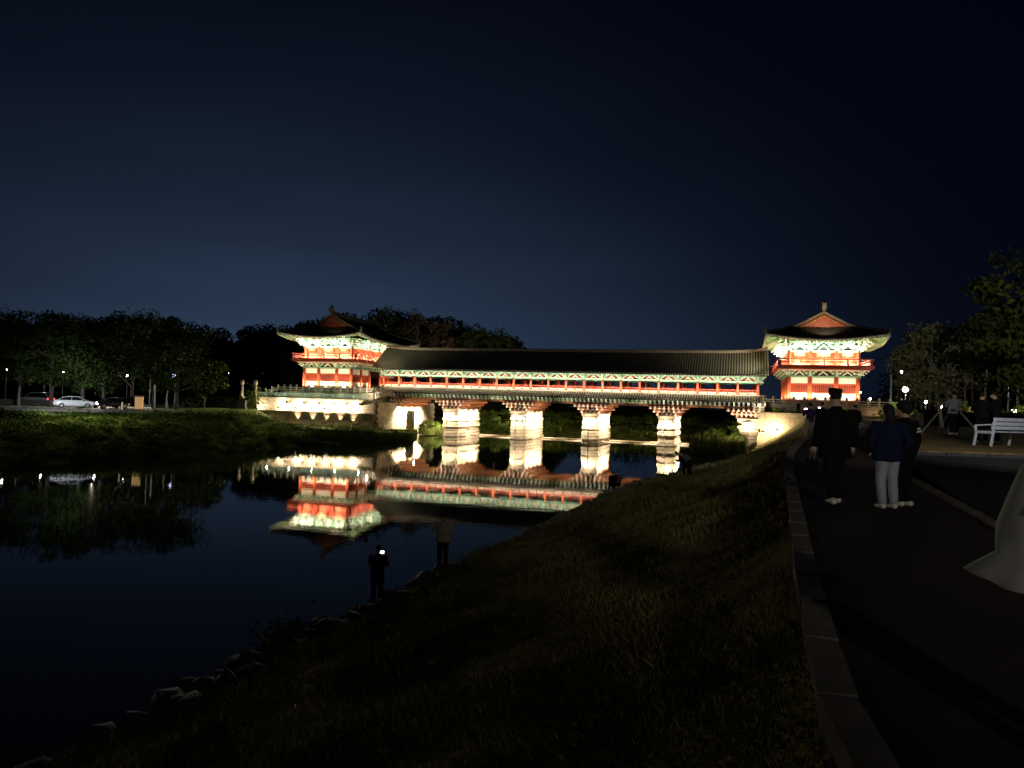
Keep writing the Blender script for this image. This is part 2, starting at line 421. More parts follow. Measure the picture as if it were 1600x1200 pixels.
def strut_mesh(w, h):
    mb = MB()
    mb.beam((-w/2, 0, 0), (0, 0, h), .13, .14, 0); mb.beam((w/2, 0, 0), (0, 0, h*1.0), .12, .14, 0)
    mb.box((0, 0, h+.03), (.26, .2, .12), 0)
    return mb.mesh('strut', [M_CREAM])
COLM = {}
def column_mesh(h, r, n=12):
    key = (round(h, 2), r)
    if key not in COLM:
        mb = MB(); mb.tube([(0,0,0), (0,0,h*.35), (0,0,h*.7), (0,0,h)], [r, r*1.04, r, r*.88], n); COLM[key] = mb.mesh('column', M_RED, True)
    return COLM[key]

# ------------------------------------------------------------------ the covered gallery of the bridge
GX0, GX1, NB, BAY = -63.5, 2.65, 21, 3.15
YN, YF = 127.2, 134.6; YC = (YN+YF)/2
def gallery():
    g = thing('covered_bridge', 'long tile roofed covered bridge with red columns and green brackets between the two gate towers', 'covered bridge', (GX0, YC, 0))
    L_ = NB*BAY
    def pos(x, y, z): return (x-GX0, y-YC, z)
    # floor deck
    mb = MB(); mb.bx(-2, L_+2, -5.0, 5.0, 7.95, 8.15); mb.build('deck', M_WOODFLOOR, g)
    colm = column_mesh(2.75, .2)
    br = bracket_mesh(.95); st = strut_mesh(1.0, .36)
    for side in (0, 1):
        y = -3.7 if side == 0 else 3.7
        for i in range(NB+1):
            link('column', colm, g, (i*BAY, y, 8.15))
            o = link('bracket', br, g, (i*BAY, y, 10.82)); o.rotation_euler.z = 0 if side == 0 else math.pi
        for i in range(NB):
            link('strut', st, g, ((i+.5)*BAY, y, 10.98))
    for y in (-3.7, 3.7):
        mb = MB(); mb.bx(-.8, L_+.8, y-.11, y+.11, 10.62, 10.86); mb.bx(-.8, L_+.8, y-.13, y+.13, 10.865, 10.94, 1)
        mb.build('tie_beam', [M_GREEN, M_CREAM], g)
        mb = MB(); mb.bx(-.9, L_+.9, y-.12, y+.12, 11.5, 11.74); mb.build('purlin_beam', M_GREEN, g)
        mb = MB()
        for i in range(NB): mb.bx(i*BAY+.35, (i+1)*BAY-.35, y+.02, y+.06, 10.95, 11.5)
        tag(mb.build('frieze_board', mat('frieze_red', (.26, .05, .03), .7, var=.4, scale=2), g), kind='stuff')
    # balustrade
    pan = MB().bx(-.66, .66, -.03, .03, 0, .52).mesh('balustrade_panel', M_PLASTER)
    rl = MB().bx(-BAY/2+.2, BAY/2-.2, -.07, .07, 0, .14); 
    rl.bx(-BAY/2+.2, BAY/2-.2, -.05, .05, -.26, -.20)
    for q in (-1.3, -.65, 0, .65, 1.3): rl.bx(q-.04, q+.04, -.04, .04, -.28, .0)
    rlm = rl.mesh('handrail', M_RED2)
    fr = MB().bx(-BAY/2+.2, BAY/2-.2, -.05, .05, -.02, .06).bx(-.08, .08, -.06, .06, .06, .58).bx(-BAY/2+.2, BAY/2-.2, -.05, .05, .58, .70).mesh('balustrade_frame', M_RED2)
    for y in (-3.62, 3.62):
        for i in range(NB):
            c = (i+.5)*BAY
            link('balustrade_frame', fr, g, (c, y, 8.5)); link('handrail', rlm, g, (c, y, 9.42))
            for q in (-.7, .7): link('balustrade_panel', pan, g, (c+q, y+.0, 8.57))
    # folded red shutters on the far row, and bright inner posts
    sh = MB().bx(-.30, .30, -.03, .03, 0, 1.15); 
    for q in (-.2, -.07, .07, .2): sh.bx(q-.02, q+.02, -.05, .05, .03, 1.12)
    shm = sh.mesh('shutter', M_RED2)
    for i in range(NB):
        for q in (.62, BAY-.62): link('shutter', shm, g, (i*BAY+q, 3.45, 9.42))
    inner = column_mesh(2.9, .13, 8)
    for i in range(NB+1): link('column', inner, g, (i*BAY, 2.1, 8.15))
    for i in range(NB+1):
        mb = None
        link('cross_beam', MBcache('cross_beam'), g, (i*BAY, 0, 10.75))
    # upper roof
    def ez_(x):
        e = min(x+1.4, L_+1.4-x); return .38*max(0, 1-e/9)**2
    ex0, ex1 = -1.4, L_+1.4
    EY, EZ0, RZ = 5.55, 11.92, 15.75
    def roofpt(x, t, side):  # t 0 eave 1 ridge
        y = EY*(1-t); z = EZ0 + (RZ-EZ0)*(t*.86+.14*t*t) + ez_(x)*(1)
        return (x, -y*side if side == 1 else y, z)
    ts = [0, .15, .35, .6, .85, 1]
    mb = MB()
    xs = np.linspace(ex0, ex1, 40)
    for side in (1, -1):
        rows = [[roofpt(x, t, side) for t in ts] for x in xs]; mb.grid(rows)
        rows = [[(p[0], p[1], p[2]-.22) for p in (roofpt(x, t, side) for t in ts)] for x in xs]; mb.grid(rows)
        mb.grid([[roofpt(x, 0, side), (lambda p: (p[0], p[1], p[2]-.22))(roofpt(x, 0, side))] for x in xs])
    roof = mb.build('roof', M_TILE, g)
    mb = MB(); n = int((ex1-ex0)/.42)
    for i in range(n+1):
        x = ex0+(ex1-ex0)*i/n
        for side in (1, -1): rib(mb, [Vector(roofpt(x, t, side))+Vector((0, 0, .0)) for t in ts], .17, .10)
    tag(mb.build('roof_tiles', M_TILEL, roof), kind='stuff')
    mb = MB()   # tile ends
    for i in range(n+1):
        x = ex0+(ex1-ex0)*i/n; p = roofpt(x, 0, 1)
        mb.cyl((x, p[1]-.05, p[2]+.03), (x, p[1]+.04, p[2]+.03), .075, n=6)
    tag(mb.build('tile_ends', M_MORTAR, roof), kind='stuff')
    mb = MB()
    rows = []
    for x in xs:
        zt = roofpt(x, 1, 1)[2] + .25*max(0, 1-min(x+1.4, L_+1.4-x)/4)**2
        rows.append([(x, -.22, zt-.1), (x, -.2, zt+.38), (x, 0, zt+.46), (x, .2, zt+.38), (x, .22, zt-.1)])
    mb.grid(rows); mb.add([rows[0][k] for k in range(5)], [(0,1,2,3,4)]); mb.add([rows[-1][k] for k in range(5)], [(4,3,2,1,0)])
    mb.build('ridge', M_MORTAR, g)
    # rafters under the eaves
    mb = MB(); nr = int((ex1-ex0)/.42)
    for i in range(nr+1):
        x = ex0+.1+(ex1-ex0-.2)*i/nr
        for sd in (-1, 1):
            z0 = EZ0-.16+ez_(x)
            mb.beam((x, sd*5.42, z0-.07), (x, sd*3.0, z0+.0+1.35), .13, .13, 0)
            mb.box((x, sd*5.46, z0-.08), (.14, .06, .14), 1)
    tag(mb.build('rafters', [M_GREEN, M_CREAM], g), kind='stuff')
    for x in (ex0, ex1):   # gable boards
        mb = MB(); rows = []
        sx = -1 if x < 0 else 1
        for side in (1, -1):
            pts = [roofpt(x, t, side) for t in ts]
            for a, b in zip(pts[:-1], pts[1:]):
                mb.beam((a[0]+sx*.04, a[1], a[2]-.22), (b[0]+sx*.04, b[1], b[2]-.22), .08, .5)
        mb.build('barge_board', mat('barge_board_paint', (.34, .27, .12), .7, var=.3, scale=3), g)
        mb = MB(); p = [roofpt(x-sx*1.2, t, 1) for t in (.1, 1)]
        mb.add([(x-sx*1.2, -4.6, 11.7), (x-sx*1.2, 4.6, 11.7), (x-sx*1.2, 0, 15.3)], [(0, 1, 2)]); mb.build('gable_wall', M_RED2, g)
    # lower skirt roof
    LE, LI = 5.75, 4.0; lz0, lz1 = 7.68, 8.62
    for sd in (-1, 1):
        mb = MB(); mb.grid([[(x, sd*LE, lz0-.12), (x, sd*LE, lz0), (x, sd*(LE+LI)/2, (lz0+lz1)/2-.05), (x, sd*LI, lz1), (x, sd*LI, lz1-.5)] for x in (-1.2, L_+1.2)])
        mb.grid([[(x, sd*LE, lz0-.12), (x, sd*LI, lz1-.3)] for x in (-1.2, L_+1.2)])
        sk = mb.build('skirt_roof', M_TILE, g)
        mb = MB(); n = int((L_+2.4)/.42)
        for i in range(n+1):
            x = -1.2+(L_+2.4)*i/n
            rib(mb, [(x, sd*LE, lz0), (x, sd*(LE+LI)/2, (lz0+lz1)/2-.05), (x, sd*LI, lz1)], .18, .10)
        tag(mb.build('roof_tiles', M_TILEL, sk), kind='stuff')
        mb = MB(); mb.bx(-1.2, L_+1.2, sd*4.02-.1, sd*4.02+.1, 8.6, 8.78); mb.build('skirt_ridge', M_MORTAR, g)
    # joists with painted ends in two tiers
    mb = MB(); n = int(L_/.73)
    for i in range(n+1):
        x = L_*i/n
        mb.bx(x-.13, x+.13, -5.35, 5.35, 7.22, 7.46, 0); mb.bx(x-.10, x+.10, -4.95, 4.95, 6.90, 7.12, 0)
        for sd in (-1, 1):
            mb.bx(x-.16, x+.16, sd*5.39-.04, sd*5.39+.04, 7.19, 7.49, 1); mb.bx(x-.14, x+.14, sd*4.99-.04, sd*4.99+.04, 6.87, 7.15, 1)
    tag(mb.build('joists', [M_GREEN, M_CREAM], g), kind='stuff')
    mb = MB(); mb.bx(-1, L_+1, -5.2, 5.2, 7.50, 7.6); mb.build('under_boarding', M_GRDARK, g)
    for y in (-4.6, -2.3, 0, 2.3, 4.6):
        mb = MB(); mb.bx(-1, L_+1, y-.17, y+.17, 6.50, 6.89); mb.build('girder', M_BROWN, g)
    # strip lights along the skirt roof, plus an added unseen row brightening its tiles
    for i in range(7):
        cx = (i+.5)*L_/7
        area((cx, -5.72, 8.10), (cx, -3.7, 10.3), P_GALLERY/7, L_/7*.96, .06, WARM, g).data.spread = R(92)
        area((cx, -4.15, 9.75), (cx, -5.3, 8.0), P_GALLERY/32, L_/7*.96, .04, WARM, g).visible_glossy = False
        area((cx, 4.35, 8.88), (cx, 3.5, 10.6), P_GALLERY/9, L_/7*.96, .06, WARM, g)
    return g
_cache = {}
def MBcache(k):
    if k not in _cache:
        _cache[k] = MB().bx(-.14, .14, -3.7, 3.7, -.16, .16).mesh(k, M_RED2)
    return _cache[k]
gallery()

# ------------------------------------------------------------------ stone piers with timber corbels
def boat(mb, hw, y0, y1, nose, z0, z1, rng, taper=.0, course=.56, joint=.10):
    """coursed masonry pier of boat plan; every course split in blocks standing proud"""
    nC = max(1, int(round((z1-z0)/course))); ch = (z1-z0)/nC
    for c in range(nC):
        za, zb = z0+c*ch, z0+(c+1)*ch-joint
        w = hw + taper*(1-c/nC); cp = rng.choice((0, .05, .13))
        out = [(0, y0-nose), (w, y0), (w, y1), (0, y1+nose), (-w, y1), (-w, y0)]
        # inner core
        for e in range(6):
            a = Vector((*out[e], 0)); b = Vector((*out[(e+1) % 6], 0)); L_ = (b-a).length; nb = max(1, int(round(L_/1.15)))
            off = rng.uniform(-.15, .15) + (.5 if c % 2 else 0); nrm = Vector(((b-a).y, -(b-a).x, 0)).normalized()
            cuts = [0]+sorted(min(.93, max(.07, (k+off)/nb)) for k in range(1, nb))+[1]
            if nb > 1 and c % 2 == 0: cuts = [0]+[min(.9, max(.1, (k+.5+rng.uniform(-.12, .12))/nb)) for k in range(nb)]+[1]
            for t0, t1 in zip(cuts[:-1], cuts[1:]):
                if t1-t0 < .02: continue
                p = a.lerp(b, t0+.006); q = a.lerp(b, t1-.006); pr = cp+rng.uniform(0, .06)
                n_ = nrm*pr; inn = -nrm*.35
                pts = [p+inn, q+inn, q+n_, p+n_]
                mb.add([Vector((v.x, v.y, za)) for v in pts]+[Vector((v.x, v.y, zb)) for v in pts], [(0,3,2,1),(4,5,6,7),(0,1,5,4),(1,2,6,5),(2,3,7,6),(3,0,4,7)], 0)
        core = [(x*.86, y0 + (y-y0)*.97 if y < 0 else y*.985) for x, y in out]
        mb.add([(x, y, za) for x, y in core]+[(x, y, zb+joint) for x, y in core], [(5,4,3,2,1,0),(6,7,8,9,10,11)]+[(k, (k+1)%6, 6+(k+1)%6, 6+k) for k in range(6)], 1)
def corbels(par, hx=(1.75, 2.3, 2.9), y0=-5.3, y1=6.2, zb=4.95):
    tiers = []
    for k in range(3):
        z = zb + k*.52
        mb = MB(); nY = int((y1-y0)/.95)
        for i in range(nY+1):
            y = y0+(y1-y0)*i/nY; h = hx[k]
            for sx in (-1, 1):
                # arm with rounded, up-curving end
                mb.bx(min(0, sx*(h-.35)), max(0, sx*(h-.35)), y-.14, y+.14, z, z+.30)
                mb.add([(sx*(h-.35), y+a, z+b) for a in (-.14, .14) for b in (0, .30)]+[(sx*(h-.1), y+a, z+.05) for a in (-.14, .14)]+[(sx*h, y+a, z+.17) for a in (-.14, .14)]+[(sx*(h-.05), y+a, z+.30) for a in (-.14, .14)],
                       [(0, 4, 6, 8, 1), (2, 3, 9, 7, 5), (0, 2, 5, 4), (4, 5, 7, 6), (6, 7, 9, 8), (8, 9, 3, 1)])
        tag(mb.build('corbel_arms', M_BROWN, par), kind='stuff')
        mb = MB(); nX = int(2*hx[k]/.78)
        for i in range(nX+1):
            x = -hx[k]+.3+(2*hx[k]-.6)*i/nX; yy0 = y0-.25-.25*k
            mb.bx(x-.15, x+.15, yy0, y1+.3, z+.28, z+.50, 0)
            mb.bx(x-.12, x+.12, yy0-.05, yy0, z+.28, z+.50, 1)
            mb.box((x, yy0+.05, z+.14), (.30, .34, .22), 1, taper=1.2)
        tag(mb.build('corbel_beams', [M_BROWN, mat('tan_paint', (.62, .45, .33), .7)], par), kind='stuff')
FLOOD_M = None
def flood_mesh():
    global FLOOD_M
    if FLOOD_M is None:
        mb = MB(); mb.box((0, 0, 0), (.36, .22, .26), 0); mb.box((0, .13, 0), (.30, .03, .2), 1); mb.beam((-.2, 0, -.25), (-.2, 0, 0), .04, .04, 0); mb.beam((.2, 0, -.25), (.2, 0, 0), .04, .04, 0); mb.bx(-.22, .22, -.05, .05, -.29, -.25, 0)
        FLOOD_M = mb.mesh('floodlight', [mat('lamp_housing', (.1, .1, .1), .5, metal=.5), mat('lamp_lens', (.8, .8, .8), .3, emit=(1, .95, .85), estr=60)])
    return FLOOD_M
PX = [GX0+NB*BAY/2 + BAY*2*k for k in (-3, -1, 1, 3)]
desc = ['stone bridge pier nearest the grassy point on the far left bank', 'second stone bridge pier counted from the far left bank',
        'stone bridge pier behind the middle of the open water, third from the left bank', 'stone bridge pier just behind the stooping person, nearest the near bank']
def piers():
    for j, x in enumerate(PX):
        t = thing('stone_pier', desc[j], 'bridge pier', (x, YC, 0), 0, 'stone piers carrying the covered bridge')
        mb = MB(); boat(mb, 1.26, -5.4, 6.4, 1.5, -1, 4.5, random.Random(j), taper=.12)
        tag(mb.build('masonry', [M_STONE, M_STONED], t), kind='stuff')
        mb = MB(); w = 1.5; out = [(0, -7.1), (w, -5.45), (w, 6.5), (0, 8.1), (-w, 6.5), (-w, -5.45)]
        mb.add([(a, b, 4.5) for a, b in out]+[(a, b, 4.95) for a, b in out], [(5,4,3,2,1,0),(6,7,8,9,10,11)]+[(k, (k+1)%6, 6+(k+1)%6, 6+k) for k in range(6)])
        mb.build('capping_stone', M_STONE, t)
        corbels(t)
        # washlights hung round the pier head
        for sx in (-1, 1):
            spot((sx*1.05, -7.15, 4.9), (sx*.72, -6.15, 1.2), P_PIER*1.2, 84, .5, WARM, .05, t)
            for yy in (-4.4, -1.6, 1.2, 4.0): spot((sx*2.25, yy, 4.85), (sx*1.35, yy, 2.9), P_PIER*1.5, 140, .9, WARM, .06, t)
            spot((sx*1.1, -8.6, 2.2), (sx*1.2, -5.4, 7.4), P_PIER*.5, 80, .8, WARM, .1, t)
            fl = link('floodlight', flood_mesh(), t, (sx*.9, -7.9, 5.9))
            spot((sx*3.2, -3, 3.2), (sx*2.2, -3.4, 7), P_PIER*.18, 120, .9, WARM, .06, t)
    # low stone sill between the piers at water level
    mb = MB(); x = GX0+3
    while x < GX1-2:
        w = random.uniform(1.2, 2.2); mb.bx(x, x+w-.05, YC-1.2+random.uniform(-.06, .06), YC-.5, -.5, .10+random.uniform(-.03, .04)); x += w
    x = GX0+3
    while x < GX1-2:
        w = random.uniform(1.2, 2.2); mb.bx(x, x+w-.05, YC+6.3+random.uniform(-.06, .06), YC+7.2, -.5, .12+random.uniform(-.03, .04)); x += w
    o = mb.build('stone_sill', M_STONE); tag(o, 'low stone sill crossing the river at water level under the bridge', 'stone sill', kind='stuff')
piers()

# abutments under the two bridge ends
def abut(x, label, sgn):
    t = thing('bridge_abutment', label, 'abutment', (x, YC, 0))
    mb = MB(); boat(mb, 1.5, -5.4, 6.4, 1.3, -1, 4.5, random.Random(int(abs(x))), taper=.1); tag(mb.build('masonry', [M_STONE, M_STONED], t), kind='stuff')
    mb = MB(); mb.bx(-1.7, 1.7, -6, 6.5, 4.5, 4.95); mb.build('capping_stone', M_STONE, t)
    corbels(t, (2.0, 2.8, 3.4))
    return t
aL = abut(GX0+2.0, 'stone bridge end under the tiled gallery beside the left gate tower', 1)
mb = MB()
for k in range(9): mb.bx(3.3-.3*(k % 2)*.3, 4.4, -4.6, -3.6, k*.55-.6, k*.55-.07, 0)
tag(mb.build('masonry_post', M_STONED, aL), kind='stuff')
for yy in (-4.4, -1.6, 1.2, 4.0): spot((2.9, yy, 4.85), (1.5, yy, 2.9), P_PIER*1.7, 140, .9, WARM, .06, aL)
for sx in (-1, .9): spot((sx*.9, -8.4, 5.4), (sx*.6, -6.0, 2.4), P_PIER*.7, 80, .6, WARM, .1, aL)
spot((1.5, -8.6, 1.8), (1.5, -5.4, 7.2), P_PIER*.5, 110, .8, WARM, .1, aL)
link('floodlight', flood_mesh(), aL, (4.9, -5.0, 5.0)); point((5.0, -4.7, 5.0), 120, WHITE, .15, aL)
aR = abut(GX1-1.4, 'stone bridge end under the tiled gallery beside the near bank shrubs', -1)
for sx in (-.9, 1): spot((sx*1.0, -8.4, 3.0), (sx*.8, -5.4, 5.6), P_PIER*.5, 110, .8, WARM, .1, aR)
spot((-2.9, -2, 5.0), (-1.4, -2, 2.6), P_PIER*.6, 125, .9, WARM, .06, aR)
spot((.6, -8.2, 5.4), (.2, -6, 2), P_PIER*.4, 80, .6, WARM, .1, aR)

# ------------------------------------------------------------------ gate towers
HX, HY, ZB = 4.85, 8.9, 7.8
XC = [-4.85, -1.85, 1.85, 4.85]; YCs = [-8.9, -5.5, -2.1, 2.1, 5.5, 8.9]
def perim():
    out = []
    for i, x in enumerate(XC):
        out += [(x, -HY, 'f'), (x, HY, 'b')]
    for y in YCs[1:-1]: out += [(-HX, y, 'l'), (HX, y, 'r')]
    return out
def bays():
    out = []
    for a, b in zip(XC[:-1], XC[1:]): out += [((a+b)/2, -HY, b-a, 0), ((a+b)/2, HY, b-a, math.pi)]
    for a, b in zip(YCs[:-1], YCs[1:]): out += [(HX, (a+b)/2, b-a, math.pi/2), (-HX, (a+b)/2, b-a, -math.pi/2)]
    return out   # x, y, width, rotation with local -Y outward
def railing_mesh(L_):
    mb = MB(); h = .95
    mb.bx(-L_/2-.35, L_/2+.35, -.08, .08, h-.06, h+.09); mb.bx(-L_/2, L_/2, -.05, .05, .55, .67); mb.bx(-L_/2, L_/2, -.05, .05, .0, .12)
    n = int(round(L_/3.3))
    for i in range(n+1): mb.box((-L_/2+L_*i/n, 0, .5), (.20, .18, 1.0))
    k = int(L_/.8); w = L_/k
    for i in range(k):
        x = -L_/2+i*w; s = 1 if i % 2 == 0 else -1
        za, zb = (.24, .42) if s > 0 else (.42, .24)
        mb.bx(x+.02*w, x+.60*w, -.03, .03, za-.045, za+.045); mb.bx(x+.44*w, x+.98*w, -.03, .03, zb-.045, zb+.045)
        mb.bx(x+.06*w, x+.18*w, -.03, .03, .12, za) if s > 0 else mb.bx(x+.06*w, x+.18*w, -.03, .03, za, .55)
        mb.bx(x+.82*w, x+.94*w, -.03, .03, min(zb, .42), .55)
    return mb.mesh('railing', M_RED2)
def window_mesh(w, h, n, mi_bar=None, back=None):
    mb = MB()
    mb.bx(-w/2, w/2, .03, .06, 0, h, 1)
    mb.bx(-w/2-.08, w/2+.08, -.06, .03, -.09, 0, 0); mb.bx(-w/2-.08, w/2+.08, -.06, .03, h, h+.09, 0)
    for s in (-1, 1): mb.bx(s*w/2-.05, s*w/2+.05, -.06, .03, 0, h, 0)
    for i in range(1, n): 
        x = -w/2+w*i/n; mb.bx(x-.045, x+.045, -.04, .02, 0, h, 0)
    return mb.mesh('lattice_window', [M_RED2, back or mat('window_dark', (.10, .02, .012), .8)])
def towers():
    t = thing('gate_tower', 'two storey gate tower with dark roof above the fenced terrace on the far bank', 'gate tower', (-72.2, YC-.0, ZB), 0, 'gate towers at the bridge ends')
    c1, c2 = column_mesh(3.9, .28), column_mesh(2.9, .24)
    br1, br2 = bracket_mesh(1.15), bracket_mesh(1.5)
    st1, st2 = strut_mesh(1.3, .5), strut_mesh(1.5, .62)
    rot = {'f': 0, 'b': math.pi, 'l': -math.pi/2, 'r': math.pi/2}
    # plinth
    MB().bx(-HX-.9, HX+.9, -HY-.9, HY+.9, -.5, -.02).build('plinth', M_STONED, t)
    for x, y, s in perim():
        link('column', c1, t, (x, y, 0)); link('column', c2, t, (x, y, 5.0))
        o = link('bracket', br1, t, (x, y, 3.95)); o.rotation_euler.z = rot[s]
        o = link('bracket', br2, t, (x, y, 7.82)); o.rotation_euler.z = rot[s]
        if (abs(x), abs(y)) == (HX, HY):
            for bm, z in ((br1, 3.95), (br2, 7.82)):
                o = link('bracket', bm, t, (x, y, z)); o.rotation_euler.z = math.pi/2 if x > 0 else -math.pi/2
                o = link('bracket', bm, t, (x, y, z+.02)); o.rotation_euler.z = math.atan2(y, x)+math.pi/2
    pm, wm = {}, {}
    for x, y, w, rz in bays():
        k = round(w, 1)
        if k not in pm:
            pw = w-.62
            top = MB().bx(-pw/2, pw/2, 0, .07, 0, .98).mesh('plaster_panel', M_PLASTER)
            bot = MB().bx(-pw/2, pw/2, 0, .07, 0, 1.15).mesh('plaster_panel', M_PLASTER)
            win = window_mesh(pw-.1, 1.02, 10)
            fr = MB()
            for z in (.0, 1.45-.05, 2.62, 3.72): fr.bx(-w/2+.2, w/2-.2, -.05, .10, z, z+.16)
            for s_ in (-1, 1): fr.bx(s_*(pw/2+.05)-.07, s_*(pw/2+.05)+.07, -.04, .09, .16, 3.72)
            uw = MB().bx(-w/2+.2, w/2-.2, 0, .08, 0, 2.7).mesh('wall_board', M_RED)
            uwin = window_mesh(w*.55, .95, 9, back=mat('paper_screen', (.80, .62, .30), .8, var=.1))
            pm[k] = (top, bot, win, fr.mesh('wall_frame', M_RED), uw, uwin)
        top, bot, win, fr, uw, uwin = pm[k]
        nx, ny = -sn(rz)*-1, -cs(rz)   # outward = local -Y
        def at(z, off=0): return (x+off*sn(rz)*1.0, y-off*cs(rz), z)
        middle_side = abs(x) == HX and abs(y) < 3.0
        if not middle_side:
            link('plaster_panel', top, t, at(2.80), rz); link('plaster_panel', bot, t, at(.24), rz); link('lattice_window', win, t, at(1.56), rz)
            link('wall_frame', fr, t, at(0), rz)
        link('wall_board', uw, t, at(5.05), rz); link('lattice_window', uwin, t, at(6.75, .05), rz)
        link('strut', st1, t, at(4.1, .1), rz); link('strut', st2, t, at(8.0, .1), rz)
    def ringbeam(name, off, z0, z1, th, m_):
        mb = MB()
        for s in (-1, 1):
            mb.bx(-HX-off-.35, HX+off+.35, s*(HY+off)-th/2, s*(HY+off)+th/2, z0, z1); mb.bx(s*(HX+off)-th/2, s*(HX+off)+th/2, -HY-off+th/2, HY+off-th/2, z0+.002, z1-.002)
        return mb.build(name, m_, t)
    ringbeam('tie_beam', .0, 3.72, 4.0, .26, M_GREEN); ringbeam('tie_beam', 0, 7.55, 7.85, .26, M_GREEN)
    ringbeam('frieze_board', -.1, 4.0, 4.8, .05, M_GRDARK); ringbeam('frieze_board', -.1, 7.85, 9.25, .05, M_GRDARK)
    ringbeam('purlin_beam', .7, 4.72, 4.92, .2, M_CREAM); ringbeam('purlin_beam', .75, 8.95, 9.15, .22, M_GREEN)
    ringbeam('purlin_beam', 0, 9.1, 9.4, .3, M_GREEN)
    # balcony
    BO = 1.6
    MB().bx(-HX-BO, HX+BO, -HY-BO, HY+BO, 4.93, 5.05).build('balcony_floor', M_RED2, t)
    ringbeam('balcony_fascia', BO, 5.05, 5.45, .16, M_RED)
    rf, rs = railing_mesh(2*(HX+BO)), railing_mesh(2*(HY+BO))
    for s in (-1, 1):
        link('railing', rf, t, (0, s*(HY+BO-.12), 5.46)); link('railing', rs, t, (s*(HX+BO-.12), 0, 5.46), math.pi/2)
    # roof
    EX, EYh = HX+3.65, HY+3.75; Lf = .85
    def prof(s): return 9.25 + .43*s + .0085*s*s
    GS = 4.6
    def rz_(a, b):
        s, tt = min(a, b), max(a, b)
        flare = Lf*max(0, 1-tt/8.5)**2
        return prof(s)+flare
    def P(x, y): return (x, y, rz_(EX-abs(x), EYh-abs(y)))
    mb = MB(); n = 17
    # four lower slopes as grids clipped at the hips, then upper gabled part
    def side_rows_x(sg):   # slopes facing +-X
        rows = []
        for j in range(41):
            v = -1+2*j/40; y = v*EYh; b = EYh-abs(y)
            smax = EX if b > GS else b
            rows.append([(sg*(EX-smax*k/8), y, prof(smax*k/8)+Lf*max(0, 1-max(b, smax*k/8)/8.5)**2) for k in range(9)])
        return rows
    def side_rows_y(sg):
        rows = []
        for j in range(31):
            x = (-1+2*j/30)*EX; a = EX-abs(x); smax = min(a, GS)
            rows.append([(x, sg*(EYh-smax*k/6), prof(smax*k/6)+Lf*max(0, 1-max(a, smax*k/6)/8.5)**2) for k in range(7)])
        return rows
    for sg in (1, -1):
        for rows in (side_rows_x(sg), side_rows_y(sg)):
            mb.grid(rows)
    roof = mb.build('roof', M_TILE, t)
    mb = MB()
    N_ = int(2*EYh/.37)
    for j in range(1, N_):
        y = -EYh+2*EYh*j/N_; b = EYh-abs(y); smax = EX if b > GS else b
        if smax < .3: continue
        for sg in (1, -1):
            rib(mb, [(sg*(EX-smax*k/7), y, prof(smax*k/7)+Lf*max(0, 1-max(b, smax*k/7)/8.5)**2) for k in range(8)], .18, .11)
    N_ = int(2*EX/.37)
    for j in range(1, N_):
        x = -EX+2*EX*j/N_; a = EX-abs(x); smax = min(a, GS)
        if smax < .3: continue
        for sg in (1, -1):
            rib(mb, [(x, sg*(EYh-smax*k/5), prof(smax*k/5)+Lf*max(0, 1-max(a, smax*k/5)/8.5)**2) for k in range(6)], .18, .11)
    tag(mb.build('roof_tiles', M_TILE, roof), kind='stuff')
    # eave edge + soffit + rafters
    def edge():
        pts = []
        for x in np.linspace(-EX, EX, 31): pts.append((x, -EYh))
        for y in np.linspace(-EYh, EYh, 41)[1:]: pts.append((EX, y))
        for x in np.linspace(EX, -EX, 31)[1:]: pts.append((x, EYh))
        for y in np.linspace(EYh, -EYh, 41)[1:]: pts.append((-EX, y))
        return pts
    E_ = edge(); mb = MB(); rows = []
    for x, y in E_:
        z = rz_(EX-abs(x), EYh-abs(y))
        cxn = max(-HX-.2, min(HX+.2, x)); cyn = max(-HY-.2, min(HY+.2, y))
        mx_, my_ = (x+cxn)/2, (y+cyn)/2
        fl = Lf*max(0, 1-max(EX-abs(x), EYh-abs(y))/8.5)**2
        rows.append([(x, y, z+.0), (x, y, z-.20), (x*.985, y*.988, z-.28), (mx_, my_, 9.22+.55+fl*.8), (cxn, cyn, 9.25+1.05+fl*.35)])
    mb.grid(rows).build('soffit', M_CREAM, t)
    mb = MB(); P_ = []
    per = []
    for x in np.arange(-EX+.2, EX, .52): per += [(x, -EYh+.12), (x, EYh-.12)]
    for y in np.arange(-EYh+.2, EYh, .52): per += [(-EX+.12, y), (EX-.12, y)]
    for x, y in per:
        fl = Lf*max(0, 1-max(EX-abs(x), EYh-abs(y))/8.5)**2
        cxn = max(-HX-.2, min(HX+.2, x*HX/EX if abs(x) > HX*.8 and abs(y) > HY else x)); cyn = max(-HY-.2, min(HY+.2, y*HY/EYh if abs(y) > HY*.85 and abs(x) > HX else y))
        z = prof(0)+fl-.36
        mb.beam((x, y, z), (cxn, cyn, 9.95+fl*.35), .2, .2, 0)
        d_ = Vector((x-cxn, y-cyn, 0)).normalized()*.04
        mb.box((x+d_.x, y+d_.y, z), (.2, .2, .2), 1)
    tag(mb.build('rafters', [M_RAFT, M_CREAM], t), kind='stuff')
    mb = MB()   # eave tile ends
    for x in np.arange(-EX+.1, EX, .37):
        for sg in (-1, 1): mb.box((x, sg*(EYh+.03), rz_(EX-abs(x), 0)+.02), (.16, .06, .17))
    for y in np.arange(-EYh+.1, EYh, .37):
        for sg in (-1, 1): mb.box((sg*(EX+.03), y, rz_(0, EYh-abs(y))+.02), (.06, .16, .17))
    tag(mb.build('tile_ends', mat('eave_tile_end', (.22, .21, .15), .8, var=.3), roof), kind='stuff')
    # hips, gables, ridge
    zr = prof(EX); yg = EYh-GS
